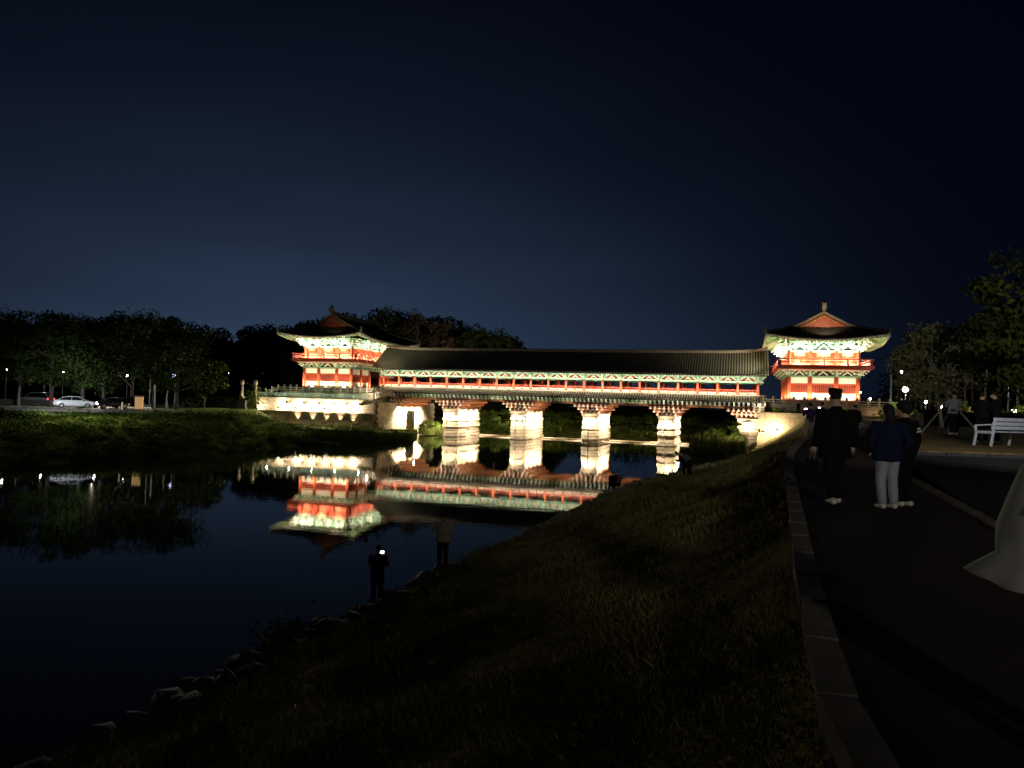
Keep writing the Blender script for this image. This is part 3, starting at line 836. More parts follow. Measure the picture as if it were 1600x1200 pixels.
    for sx in (-1, 1):
        for sy in (-1, 1):
            pts = []
            for k in range(9):
                s = GS*(1-k/8)*1.0; p = Vector((sx*(EX-s), sy*(EYh-s), rz_(s, s)+.22)); pts.append(p)
            mb = MB(); mb.tube(pts, [(.17, .26)]*9, 6, up=(0, 0, 1))
            e = pts[-1]
            for q, zz in ((0, .35), (1.1, .25)):   # small figures at the hip end
                c = e-Vector((sx*q, sy*q, -zz-.0)); mb.ball((c.x, c.y, c.z), .16, 6, 5); mb.cyl((c.x, c.y, c.z-.3), (c.x, c.y, c.z), .10, .14, 6); mb.beam((c.x, c.y, c.z+.05), (c.x+sx*.15, c.y+sy*.15, c.z+.42), .07, .1)
            mb.build('hip_ridge', M_TILEL, t)
            # gable verge ridge
            pts = [Vector((sx*(EX-s_), sy*(yg+.05), prof(s_)+.24)) for s_ in np.linspace(GS-.1, EX, 8)]
            mb = MB(); mb.tube(pts, [(.20, .28)]*8, 6, up=(0, 0, 1)); mb.build('verge_ridge', M_TILEL, t)
            pts = [Vector((sx*(EX-s_), sy*(yg+.10), prof(s_)-.10)) for s_ in np.linspace(GS, EX, 8)]
            mb = MB()
            for a, b in zip(pts[:-1], pts[1:]): mb.beam(a, b, .10, .34)
            mb.build('barge_board', mat('barge_red', (.22, .05, .025), .7), t)
            mb = MB()
            for s_ in np.linspace(GS+.1, EX-.12, 11): mb.box((sx*(EX-s_), sy*(yg+.13), prof(s_)-.40), (.14, .14, .16))
            tag(mb.build('verge_tile_ends', M_GOLD, t), kind='stuff')
    for sy in (-1, 1):
        y = sy*(yg-.15); s_ = np.linspace(GS, EX, 8)
        top = [(EX-a, y, prof(a)-.05) for a in s_] + [(-(EX-a), y, prof(a)-.05) for a in s_[::-1][1:]]
        base = prof(GS)+.02; mb = MB()
        mb.add([(EX-GS, y, base), *top, (-(EX-GS), y, base)], [tuple(range(len(top)+2))])
        for k in range(-9, 10):
            xx = k*.36; a = EX-abs(xx); zt = prof(a)-.3
            if zt > base+.1: mb.bx(xx-.02, xx+.02, y+sy*.0-(.03 if sy < 0 else 0), y+(.03 if sy > 0 else 0), base, zt)
        mb.build('gable_wall', M_RED, t)
    pts = [Vector((0, y, zr+.28+.4*(abs(y)/8)**3)) for y in np.linspace(-yg-.35, yg+.35, 15)]
    mb = MB()
    for a, b in zip(pts[:-1], pts[1:]): mb.beam(a, b, .42, .70)
    mb.build('ridge', M_TILEL, t)
    for sy in (-1, 1):
        p = pts[0 if sy < 0 else -1]; mb = MB()
        mb.box((0, p.y, p.z+.4), (.62, .7, .9)); mb.box((0, p.y-sy*.12, p.z+.9), (.5, .5, .3), taper=.7); mb.beam((0, p.y-sy*.05, p.z+.95), (0, p.y-sy*.4, p.z+1.2), .2, .2); mb.box((0, p.y+sy*.3, p.z+.6), (.4, .3, .3))
        mb.build('ridge_finial', M_MORTAR, t)
    # lamps at the column feet and on the balcony floor
    for x, y, s in perim():
        if s in 'fr' or s == 'l':
            if s == 'f': a, b = (x, -HY-1.25), (x, -HY-.28)
            elif s == 'r': a, b = (HX+1.1, y), (HX+.28, y)
            else: a, b = (-HX-1.1, y), (-HX-.28, y)
            spot((a[0], a[1], .12), (b[0], b[1], 2.3), P_FOOT*(1 if s == 'f' else .6), 110, .9, (1, .74, .42), .06, t)
    for x, y, w, rz in bays():
        if y > HY-.1: continue
        ox, oy = sn(rz)*1.0, -cs(rz)*1.0
        if abs(y) > HY-.1: spot((x, y-1.4, .12), (x, y-.1, 2.2), P_FOOT*.4, 120, .9, WARM, .06, t)  # added fill between the column feet to brighten the lower panels
        link('balcony_lamp', lamp_small(), t, (x+ox*.75, y+oy*.75, 5.2))
        k_ = 1 if abs(y) > HY-.1 else .5
        point((x+ox*.8, y+oy*.8, 5.4), P_BALC*1.1*k_, WARM, .08, t)
        spot((x+ox*1.35, y+oy*1.35, 5.5), (x+ox*1.9, y+oy*1.9, 9.2), P_BALC*6*k_, 110, .9, (1, .93, .72), .08, t)
    return t
_ls = None
def lamp_small():
    global _ls
    if _ls is None:
        mb = MB(); mb.box((0, 0, 0), (.3, .2, .2), 0, taper=.8); _ls = mb.mesh('balcony_lamp', mat('balcony_lamp_glass', (.8, .8, .8), .3, emit=(1, .9, .7), estr=30))
    return _ls
TL = towers()
TR = copy_tree(TL); TR.location.x = 11.75
TR['label'] = 'two storey gate tower with brightly lit red gable, behind the people on the path'
# gable and roof-end lights (right end bright, left end faint)
spot((11.75, YC-13.2, ZB+11.2), (11.75, YC-4.3, ZB+12.6), 900, 95, .8, (1, .8, .5), .08)
spot((-72.2+3, YC-13.2, ZB+11.0), (-72.2+2, YC-4.3, ZB+12.4), 110, 95, .8, (1, .8, .5), .08)
spot((5.2, YC-8.5, 15.5), (-1, YC-3, 14), 3800, 64, 1, (1, .92, .62), .1)
spot((-65.6, YC-9.3, 15.2), (-60, YC-3, 14), 2600, 64, 1, (1, .92, .62), .1)

# ------------------------------------------------------------------ terraces and retaining walls
def block_wall(mb, x0, x1, y, z0, z1, ch, bw, rng, depth=.5, mi=0, pr=.05, jt=.03):
    n = max(1, round((z1-z0)/ch)); h = (z1-z0)/n
    for c in range(n):
        x = x0 - (bw*.5 if c % 2 else 0)
        while x < x1:
            w = bw*rng.uniform(.7, 1.3); a, b = max(x, x0), min(x+w, x1)
            if b-a > .08: mb.bx(a+jt/2, b-jt/2, y-rng.uniform(0, pr), y+depth, z0+c*h, z0+(c+1)*h-jt, mi)
            x += w
def left_terrace():
    t = thing('stone_terrace', 'brightly floodlit stone retaining wall and terrace below the left gate tower', 'retaining wall', (0, 0, 0))
    rng = random.Random(3); YW = 117.0
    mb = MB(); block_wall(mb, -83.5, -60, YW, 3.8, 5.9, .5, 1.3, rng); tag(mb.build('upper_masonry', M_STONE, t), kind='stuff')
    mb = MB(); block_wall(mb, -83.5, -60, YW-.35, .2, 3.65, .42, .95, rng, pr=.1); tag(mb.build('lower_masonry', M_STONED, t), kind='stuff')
    mb = MB(); mb.bx(-83.6, -59.9, YW-.65, YW+.2, 3.65, 3.82); mb.build('ledge', M_STONE, t)
    mb = MB(); mb.bx(-83.2, -60.05, YW+.4, 143, -.5, 5.85); mb.bx(-80.5, -61.5, 119.5, 142, 5.85, 7.3); mb.build('core', M_STONED, t)
    mb = MB(); mb.bx(-83.8, -59.8, YW-.25, YW+2.6, 5.9, 6.05); mb.build('coping', M_STONE, t)
    mb = MB(); block_wall(mb, -80.8, -61.2, 119.0, 6.05, 7.35, .43, 1.1, rng); tag(mb.build('planter_masonry', M_STONED, t), kind='stuff')
    mb = MB(); block = random.Random(5)
    for y in np.arange(117.6, 142, 1.2):
        for c in range(11):
            mb.bx(-60.05, -59.8+block.uniform(0, .05), y+.02+(.5 if c % 2 else 0), y+1.17+(.5 if c % 2 else 0), .2+c*.5, .67+c*.5)
    tag(mb.build('side_masonry', M_STONE, t), kind='stuff')
    xs = [-78.05, -74.6, -71.6, -68.85, -66.2, -63.7]
    peg = MB().box((0, 0, 0), (.45, .9, .42), taper=.6).mesh('projecting_stone', M_STONED)
    for x in xs:
        link('projecting_stone', peg, t, (x+1.3, YW-.4, 5.3))
        link('floodlight', flood_mesh(), t, (x, YW-1.25, 4.35)).rotation_euler = (0, 0, 0)
        point((x, YW-.8, 4.7), P_WALL*.6, WARM, .1, t)
        spot((x, YW-1.0, 1.55), (x, YW-.55, 3.7), P_WALL*1.6, 48, .7, WARM, .04, t)
    point((-82.6, YW-.9, 4.4), P_WALL*.5, WARM, .1, t)
    # mesh railing on the edge
    f = thing('terrace_fence', 'low green-lit mesh fence along the edge of the floodlit left terrace wall', 'fence', (0, 0, 0))
    po = MB().bx(-.04, .04, -.04, .04, 0, .85).mesh('post', mat('fence_metal', (.22, .34, .27), .5, metal=.2))  # green of the lighting is put into the metal colour
    for k in range(13): link('post', po, f, (-83.4+k*1.94, YW-.1, 6.05))
    mb = MB(); mb.bx(-83.5, -60, YW-.13, YW-.07, 6.86, 6.92); mb.bx(-83.5, -60, YW-.12, YW-.08, 6.12, 6.17); mb.build('rail', MATS['fence_metal'], f)
    mb = MB()
    for k in range(190): mb.bx(-83.4+k*.124, -83.4+k*.124+.03, YW-.11, YW-.09, 6.17, 6.86)
    tag(mb.build('bars', MATS['fence_metal'], f), kind='stuff')
    for k in range(5): point((-81.5+k*4.6, YW+.9, 6.6), 70, (.75, 1, .8), .1, f)
    return t
left_terrace()
POST = None
def stone_post():
    global POST
    if POST is None:
        mb = MB(); mb.bx(-.13, .13, -.13, .13, 0, .82); mb.ball((0, 0, .98), .17, 8, 6, sq=(1, 1, 1.15)); mb.bx(-.16, .16, -.16, .16, .78, .86)
        POST = mb.mesh('post', M_STONE)
    return POST
def balustrade(pts, label, step=1.25):
    t = thing('stone_balustrade', label, 'balustrade', (0, 0, 0))
    for (x0, y0, z0), (x1, y1, z1) in zip(pts[:-1], pts[1:]):
        a, b = Vector((x0, y0, z0)), Vector((x1, y1, z1)); n = max(1, round((b-a).length/step)); rz = math.atan2(b.y-a.y, b.x-a.x)
        for k in range(n+1): link('post', stone_post(), t, a.lerp(b, k/n), rz)
        mb = MB()
        for h in (.25, .62): mb.beam(a+Vector((0, 0, h)), b+Vector((0, 0, h)), .14, .15)
        mb.build('rail', M_STONE, t)
    return t
balustrade([(-83, 119, 6.5), (-80.6, 119.2, 7.3), (-61.4, 119.2, 7.35), (-61.4, 124, 7.35)], 'stone post and rail balustrade in front of the left gate tower')
balustrade([(-83.0, 131, 6.7), (-80.6, 133, 7.3)], 'short stone balustrade at the far edge of the left terrace steps', 1.0)
balustrade([(-60.4, 118.2, 6.3), (-60.4, 124, 7.0)], 'short bright stone balustrade at the right corner of the left terrace', .6)
point((-61.3, 117.6, 7.4), 500, WHITE, .12)
for i, (px, y0, d) in enumerate(((378, 612, 136), (399, 614, 134))):
    p = G(px, d, 5.9); t = thing('stone_pillar', ['carved stone pillar standing alone left of the left terrace', 'carved stone pillar standing against the left end of the terrace railing'][i], 'stone pillar', p, 0, 'carved stone pillars at the far left terrace')
    mb = MB(); mb.tube([(0, 0, 0), (0, 0, 1.2), (0, 0, 2.3)], [.26, .24, .21], 8); mb.build('shaft', M_STONE, t, True)
    mb = MB(); mb.tube([(0, 0, 2.25), (0, 0, 2.4), (0, 0, 2.75), (0, 0, 3.0), (0, 0, 3.15)], [.24, .36, .34, .2, .06], 8); mb.build('capital', M_STONE, t, True)
    MB().box((0, 0, -.15), (.8, .8, .5)).build('base', M_STONE, t)

def right_terrace():
    t = thing('stone_terrace', 'stepped block retaining wall below the right gate tower, lit by floodlights at its foot', 'retaining wall', (0, 0, 0))
    rng = random.Random(11); n = 0
    zc = .6
    while zc < 5.7:
        h = rng.uniform(.48, .58); x = 2.9-rng.uniform(0, .8)
        while x < 12.5:
            w = rng.uniform(.9, 1.7); mb = MB(); pr = rng.uniform(0, .07)
            mb.box((w/2-.015, .25-pr, (h-.03)/2), (w-.035, .5, h-.035), taper=.985)
            link('stone_block', mb.mesh('stone_block', M_STONE), t, (x, 115.0, zc)); x += w
        zc += h
    top = zc
    MB().bx(2.6, 13, 114.82, 115.9, top, top+.16).build('coping', M_STONE, t)
    MB().bx(3.0, 13, 115.55, 119, -.5, top).build('core', M_STONED, t)
    MB().bx(3.0, 21.9, 118.9, 143, -.5, 7.28).build('upper_core', M_STONED, t)
    mb = MB(); block_wall(mb, 2.9, 22, 118.4, top+.16, 7.25, .45, 1.3, rng); tag(mb.build('upper_masonry', M_STONE, t), kind='stuff')
    MB().bx(2.7, 22.2, 118.2, 119.2, 7.27, 7.42).build('upper_coping', M_STONE, t)
    # lower projecting steps near the water
    for k in range(6): MB().bx(1.2+k*.5, 8, 113.2+k*.3, 115, .2+k*.45-.45, .2+k*.45-.02).build('step', M_STONE, t)
    for x, y, z, p, q in ((3.1, 112.9, 3.4, 1300, 0), (5.0, 113.6, 3.7, 1300, 0), (9.3, 113.6, 4.55, 5000, 1)):
        o = link('floodlight', flood_mesh(), t, (x, y-.05, z))
        o.rotation_euler = (.4, 0, 0)
        if q: spot((x, y+.05, z), (x-.3, 115.2, z+.35), p, 120, .8, YEL, .1, t)
        point((x, y+.35, z+.1), p*.5, (1, .78, .45), .12, t)
    for x in (13, 18.5): spot((x, 116.8, 6.0), (x, 118.6, 6.9), 60, 140, .9, YEL, .08, t)
right_terrace()
balustrade([(3.2, 118.5, 7.42), (21.8, 118.5, 7.42)], 'stone post and rail balustrade in front of the right gate tower', 1.4)
balustrade([(1.9, 115.4, 6.2), (3.4, 115.4, 6.2), (3.4, 118.2, 6.6)], 'bright stone railing at the corner where gallery meets the right terrace', .75)
point((3.0, 114.6, 7.6), 260, WHITE, .1)

# ------------------------------------------------------------------ vegetation
def quads(C, size, rng, flat=0.0, aspect=1.0):
    n = len(C); a = rng.normal(size=(n, 3)); a /= np.linalg.norm(a, axis=1)[:, None]
    b = rng.normal(size=(n, 3)); b[:, 2] *= (1-flat); b -= a*(a*b).sum(1)[:, None]; b /= np.linalg.norm(b, axis=1)[:, None]
    s = (size*rng.uniform(.6, 1.35, n))[:, None]; a = a*s*.5*aspect; b = b*s*.5
    V = np.stack([C-a, C-b*.55, C+a, C+b*.55], 1).reshape(-1, 3)   # leaf-like rhombus
    return V, np.arange(4*n).reshape(-1, 4)
def leafmat(name, c1, c2, scale=.8):
    m = mat(name, c1, .8, col2=c2, scale=scale, det=3, spec=.06); return m
LM = [leafmat('leaf_dark', (.035, .05, .012), (.016, .024, .008)), leafmat('leaf_mid', (.065, .095, .022), (.03, .045, .012)),
      leafmat('leaf_light', (.12, .17, .03), (.06, .09, .018)), leafmat('leaf_brown', (.16, .11, .075), (.07, .05, .03)), leafmat('reed', (.14, .16, .035), (.06, .075, .02), 2)]
M_BARK = mat('bark', (.14, .12, .10), .95, var=.45, scale=5, bump=.8, bscale=12, stretch=(1, 1, .3))
def crown_mesh(seed, nclump, nleaf, rx, rz, leaf, m_, clump=.34, hollow=.35, shape='round', h0=0):
    rng = np.random.default_rng(seed); cs_ = []
    while len(cs_) < nclump:
        p = rng.uniform(-1, 1, 3); r = np.linalg.norm(p)
        if r > 1 or r < hollow: continue
        if shape == 'cone' and math.hypot(p[0], p[1]) > (1-(p[2]+1)/2)**.8+.12: continue
        cs_.append(p)
    cs_ = np.array(cs_)*[rx, rx, rz]
    k = rng.integers(0, nclump, nleaf); sz = rng.uniform(.5, 1.25, nclump)[k][:, None]
    off = rng.normal(size=(nleaf, 3)); off /= np.linalg.norm(off, axis=1)[:, None]; off *= rng.uniform(0, 1, (nleaf, 1))**.45
    C = cs_[k] + off*sz*clump*min(rx, rz)*np.array([1.15, 1.15, .75]); C[:, 2] += h0
    V, F = quads(C, leaf, rng); return arrmesh('crown', V, F, m_), cs_+[0, 0, h0]
def trunk_mb(h, r, cl, rng, nb=6, lean=0, base=.25):
    mb = MB(); pts = [Vector((lean*t*t+rng.uniform(-.05, .05)*h*t*.3, rng.uniform(-.05, .05)*h*t*.3, h*t)) for t in np.linspace(0, 1, 7)]
    mb.tube(pts, [r*(1.35 if i == 0 else 1-.72*i/6) for i in range(7)], 8)
    for c in rng.sample(list(range(len(cl))), min(nb, len(cl))):
        e = Vector(cl[c]); z = max(h*base, min(h*.9, e.z-(e.xy.length)*.7)); k = z/h*6; i = min(5, int(k)); s = pts[i].lerp(pts[i+1], k-i)
        mid = s.lerp(e, .5)+Vector((0, 0, -.06*h*.3)); mb.tube([s, mid, e], [r*.42, r*.26, r*.07], 6)
    return mb
TREES = 'trees round the far car park'
def tree(label, p, H, cr, m_, leaf, nleaf, seed, group=None, crown_h=None, nclump=45, r=None, cat='tree', hollow=.35, clump=.34, shape='round', name='tree'):
    rz = (crown_h or H*.75)/2; h0 = H-rz
    t = thing(name, label, cat, p, 0, group)
    me, cl = crown_mesh(seed, nclump, nleaf, cr, rz, leaf, m_, clump, hollow, shape, h0); o = link('crown', me, t); tag(o, kind='stuff')
    trunk_mb(H*.8, r or H*.022, cl, random.Random(seed), 9).build('trunk', M_BARK, t, True)
    return t
left_trees = [(-40, 112, 478, 72, 'dark leafy tree at the left frame edge beside the car park'), (29, 118, 487, 60, 'dark leafy tree above the car with red tail lights'),
    (79, 101, 487, 62, 'dark leafy tree with pale trunk just left of the white car'), (128, 99, 500, 46, 'dark leafy tree whose trunk stands in front of the white car'),
    (161, 98, 512, 50, 'dark leafy tree standing between the white car and the dark car'), (205, 118, 484, 62, 'tall dark tree behind the orange lit box'),
    (240, 108, 520, 40, 'smaller tree with lamplit leaves above the white post'), (275, 110, 502, 58, 'broad tree with a rounded crown at the right end of the car park'),
    (318, 120, 556, 36, 'low spreading tree right of the blue lit sign')]
for i, (px, d, ty, wpx, lab) in enumerate(left_trees):
    z0 = 3.95; hor = 629+(px-800)*.0306; H = 6.37-z0+(hor-ty)/FPX*d
    tree(lab, G(px, d, z0), H, wpx/FPX*d, LM[1] if i != 6 else LM[2], .42, 5200, 20+i, TREES, crown_h=H*.78)
# wooded hills as one mass each
def forest(name, prof_, d, seed, m_, leaf=1.1, n=260, per=110, label=None, back=60):
    rng = np.random.default_rng(seed); Cs = []; xs = [p[0] for p in prof_]; ys = [p[1] for p in prof_]
    for i in range(n):
        px = rng.uniform(xs[0], xs[-1]); f = rng.uniform(0, 1)**1.5; dd = d - back*f*.6 + rng.uniform(-4, 4)
        hor = 629+(px-800)*.0306; yt = np.interp(px, xs, ys) + rng.uniform(0, 7); zt = 6.37+(hor-yt)/FPX*d
        zt = zt*(1-f*.85)+4*f*.85; R_ = rng.uniform(3.0, 5.2)
        c = np.array(G(px, dd, zt-R_*.8)); off = rng.normal(size=(per, 3)); off /= np.linalg.norm(off, axis=1)[:, None]; off *= rng.uniform(.35, 1, (per, 1))**.5
        Cs.append(c+off*R_*[1, 1, .8])
    V, F = quads(np.concatenate(Cs), leaf, rng); o = link(name, arrmesh(name, V, F, m_)); tag(o, label, None, None, 'stuff')
    # terrain under it
    mb = MB(); rows = []
    for px in np.linspace(xs[0], xs[-1], 60):
        hor = 629+(px-800)*.0306; zt = 6.37+(hor-np.interp(px, xs, ys))/FPX*d-4.5
        rows.append([G(px, d-back*.8, 3.0), G(px, d-back*.4, max(3, zt*.55)), G(px, d, max(3, zt)), G(px, d+40, max(3, zt-2)), G(px, d+120, 2)])
    tag(mb.grid(rows).build('hill', mat('hill_soil', (.02, .02, .012), 1), smooth=True), kind='structure')
HL = [(-300, 470), (0, 487), (40, 499), (60, 481), (110, 483), (150, 490), (190, 486), (250, 487), (300, 500), (340, 507), (370, 518), (392, 499), (415, 499), (432, 508), (470, 494), (500, 490)]
HR = [(440, 512), (470, 497), (500, 490), (560, 482), (600, 476), (625, 483), (660, 486), (700, 492), (750, 503), (790, 514), (815, 528), (835, 548), (850, 562), (870, 590)]
forest('wooded_hill_left', HL, 280, 1, LM[0], n=520, per=120, label='dark wooded hill behind the car park trees')
forest('park_woodland', [(1392, 612), (1402, 570), (1425, 545), (1460, 530), (1500, 515), (1560, 500), (1640, 480), (1760, 470)], 150, 3, LM[0], n=200, per=130, label='dark woodland mass behind the right-hand park', leaf=.8, back=20)
forest('far_treeline', [(820, 606), (900, 612), (1000, 610), (1100, 616), (1180, 614), (1235, 620), (1290, 622), (1395, 616)], 210, 4, LM[0], n=110, per=90, label='low dark treeline beyond the bridge', leaf=1.0, back=10)
forest('wooded_hill_right', HR, 250, 2, LM[0], n=330, per=170, label='wooded hill rising behind the left gate tower', leaf=1.0)
for i, (px, ty, w, m_, lab) in enumerate(((650, 486, 26, LM[3], 'brownish bare-looking tree on the hill just right of the left gate tower'), (690, 497, 20, LM[3], 'second brownish tree on the hill, above the left part of the gallery roof'),
        (735, 510, 24, LM[1], 'green rounded tree at the foot of the hill above the gallery roof'), (775, 517, 24, LM[1], 'green rounded tree at the right end of the wooded hill'), (600, 478, 20, LM[1], 'tall tree on the hilltop behind the left gate tower roof'))):
    d = 205; H = (629+(px-800)*.0306-ty)/FPX*d + 6.37 - 10
    tree(lab, G(px, d, 10), H, w/FPX*d*1.2, m_, .6, 4500, 60+i, 'trees on the wooded hill', crown_h=H*.9)
spot((-40, 150, 9), tuple(G(690, 205, 22)), 14000, 70, 1, (1, .85, .65), .5)
# low plants: far bank, reeds, bank weeds
def clumps(name, pts, leaf, per, spread, m_, label, seed, zs=.7, cat=None, kind='stuff', up_=False):
    rng = np.random.default_rng(seed); Cs = []
    for p in pts:
        s = rng.uniform(.6, 1.3)*spread; off = rng.normal(size=(per, 3))*[.42, .42, .3*zs]*s; off[:, 2] = np.abs(off[:, 2])*1.2; Cs.append(np.array(p)+off)
    C = np.concatenate(Cs)
    V, F = quads(C, leaf, rng, aspect=1.2); o = link(name, arrmesh(name, V, F, m_)); tag(o, label, cat, None, kind); return o
rng_ = random.Random(4); P1, P2 = [], []
for k in range(900):
    px = rng_.uniform(-250, 640); t = rng_.uniform(.03, 1); dw, dc, zc = (lerp(px, LPX, a) for a in (LDW, LDC, LZC))
    p = G(px, dw+(dc-dw)*t, zc*(t**.8)-.1); (P1 if rng_.random() < .6 else P2).append(p)
clumps('bank_weeds', P1, .15, 80, .85, LM[2], 'tangled dark weeds covering the slope of the far left bank', 5)
clumps('bank_bushes', P2, .17, 110, 1.1, LM[2], 'low bushes scattered over the slope of the far left bank', 6, zs=1.1)
P3 = [G(rng_.uniform(425, 600), rng_.uniform(126, 131), 1.1) for _ in range(60)]
clumps('wall_foot_plants', P3, .18, 40, .5, LM[2], 'lit green plants along the foot of the floodlit terrace wall', 7, zs=1.6)
clumps('wall_end_bush', [G(px, 131, z) for px, z in ((390, 4.2), (398, 3.8), (405, 3.6), (394, 5.0), (385, 3.4), (402, 4.6))], .25, 260, 1.9, LM[2], 'bright green bush at the left end of the floodlit wall', 8, zs=1.6, cat='bush', kind='thing')
P4 = []
for k in range(260):
    x = rng_.uniform(-60, 30); y = rng_.uniform(144, 172); P4.append((x, y, lerp(y, [143, 150, 160, 172], [.3, 1.5, 2.8, 3.8])))
clumps('far_bank_shrubs', P4, .35, 80, 1.7, LM[2], 'overgrown shrubs on the bank seen through the bridge arches', 9, zs=.8)
for i, (px, d, w, h, lab) in enumerate(((777, 152, 3.0, 2.6, 'rounded green shrub seen through the arch between the first two piers'), (672, 139, 2.2, 2.0, 'bright green shrub at the foot of the left bridge end'), (880, 160, 3.4, 3.2, 'dark shrub seen through the middle arch'),
        (1113, 116, 2.4, 2.6, 'tall green shrub on the near bank under the right bridge end'), (1098, 110, 1.6, 1.0, 'low rounded bush on the near bank right of the stooping person'), (1150, 114, 1.1, 3.6, 'slender bright leafy sapling against the right bridge end'))):
    z = lerp(px, [600, 700, 1060, 1170], [1.0, .6, .6, 1.2]); me, _ = crown_mesh(90+i, 26, 2600, w, h*.55, .3, LM[2], .4, .1); t = thing('shrub', lab, 'shrub', G(px, d, z), 0)
    o = link('foliage', me, t, (0, 0, h*.45)); tag(o, kind='stuff'); trunk_mb(h*.6, .06, _, random.Random(i), 5).build('stem', M_BARK, t)
def reeds():
    rng = np.random.default_rng(12); Vs = []; n = 5200
    for i in range(n):
        px = rng.uniform(1078, 1165) if i < 3600 else rng.uniform(655, 700); d = rng.uniform(104, 119) if i < 3600 else rng.uniform(134, 142)
        b = np.array(G(px, d, .2)); h = rng.uniform(1.0, 2.4)*(1 if i < 3600 else .6); l = rng.normal(size=2)*.25; w = rng.uniform(.03, .07)
        an = rng.uniform(0, 3.14); dx = np.array([math.cos(an)*w, math.sin(an)*w, 0]); tip = b+[l[0], l[1], h]
        Vs += [b-dx, b+dx, tip+dx*.2, tip-dx*.2]
    V = np.array(Vs); o = link('reeds', arrmesh('reeds', V, np.arange(len(V)).reshape(-1, 4), LM[4])); tag(o, 'tall yellow green reeds standing at the water by the right bridge end', None, None, 'stuff')
reeds()
spot(tuple(G(1165, 108, 3.0)), tuple(G(1110, 113, 1.5)), 1300, 110, 1, (1, .9, .6), .2)
spot(tuple(G(668, 131, 2.5)), tuple(G(690, 142, 1.5)), 1100, 100, 1, (1, .9, .6), .2)
# spots with no fixture under the arches light the far bank
for x in (-55.6, -43, -30.4, -17.8): spot((x, YC+7.5, 6.2), (x, 158, 2), 2600 if x < -40 else 600, 120, 1, (1, .92, .7), .2)

# ------------------------------------------------------------------ right-hand park: trees, lamps, hedge, bench
def lamp_post(px, y, d, zg, label, power, color, globe=.16, pole=True, cat='street lamp', lx=0, light=True):
    zt = 6.37 + (629+(px-800)*.0306-y)/FPX*d; p = G(px, d, zg)
    t = thing('street_lamp', label, cat, p); h = zt-zg
    if pole:
        mb = MB(); mb.cyl((0, 0, 0), (0, 0, max(.3, h-.1)), .055, .04, 8); mb.cyl((0, 0, 0), (0, 0, .3), .1, .1, 8); mb.build('pole', mat('lamp_pole_metal', (.25, .26, .26), .5, metal=.6), t)
    mb = MB(); mb.ball((0, 0, h), globe, 10, 8); mb.build('globe', mat('lamp_globe_%s' % ('cool' if color[2] > .95 else 'warm'), (.9, .9, .9), .4, emit=color, estr=45), t, True)
    mb = MB(); mb.cyl((0, 0, h+globe*.9), (0, 0, h+globe*1.25), globe*.9, globe*.4, 8); mb.build('cap', MATS.get('lamp_pole_metal') or M_BARK, t)
    if light: point((0, 0, h-globe-.12), power, color, .1, t)
    return t
mat('lamp_pole_metal', (.25, .26, .26), .5, metal=.6)
lamp_post(1414, 608, 72, 5.8, 'bright round park lamp right of the gate tower', 900, (1, .96, .88), .26)
lamp_post(1407, 581, 105, 5.8, 'smaller higher park lamp above the brightest one', 500, (1, 1, 1), .17)
lamp_post(1575, 598, 50, 5.75, 'cool white park lamp above the bench at the right', 420, (.9, .96, 1), .14)
lamp_post(1585, 641, 60, 5.75, 'low park light near the right frame edge under the taller lamp', 160, (1, .98, .9), .18)
lamp_post(1359, 623, 130, 5.8, 'tiny distant white lamp right of the gate tower base', 200, (1, 1, 1), .16)
lamp_post(1343, 613, 124, 5.8, 'small round lamp against the right corner column of the tower', 300, (1, .98, .92), .16)
lamp_post(1446, 628, 66, 5.75, 'dim lamp head beside the lit green bushes', 120, (1, .95, .85), .12)
lamp_post(1471, 636, 58, 5.75, 'low warm lamp seen behind the thin garden tree', 60, (1, .85, .6), .09)
lamp_post(8, 577, 125, 4.0, 'greenish street lamp at the far left edge of the car park', 700, (.75, 1, .85), .2)
lamp_post(68, 581, 135, 4.0, 'faint street lamp behind the tree left of the white car', 400, (.85, 1, .9), .14)
lamp_post(97, 582, 140, 4.0, 'pale street lamp behind the tree right above the white car', 500, (.9, 1, .9), .16)
lamp_post(197, 587, 132, 4.0, 'small white street lamp above the car park kiosk', 700, (.95, 1, 1), .15)
lamp_post(355, 583, 190, 4.0, 'tiny distant lamp left of the stone pillars', 80, (.9, .95, 1), .12)
spot(tuple(G(50, 86, 6.8)), tuple(G(120, 96, 4)), 2600, 120, 1, (.88, .96, 1), .02)
spot(tuple(G(130, 89, 8.5)), tuple(G(150, 76, 1.5)), 5500, 150, 1, (1, 1, .72), .02).visible_glossy = False  # added light without a lamp post, brightens the far-left slope
spot(tuple(G(150, 116, 6.9)), tuple(G(235, 92, 4)), 9000, 120, 1, (1, .86, .66), .12)
_a = spot((-77.5, 118.5, 13.6), tuple(G(385, 104, 2.0)), 46000, 95, 1, (1, .93, .58), .02)
_b = spot((-70, 118.2, 13.6), tuple(G(520, 110, 1.5)), 36000, 100, 1, (1, .92, .6), .02)
for _l in (_a, _b): _l.visible_glossy = False  # added tower floods without fixtures brighten the left bank, kept out of reflections
spot(tuple(G(236, 118, 5)), tuple(G(232, 108, 9)), 1300, 100, 1, (.95, 1, .7), .2)
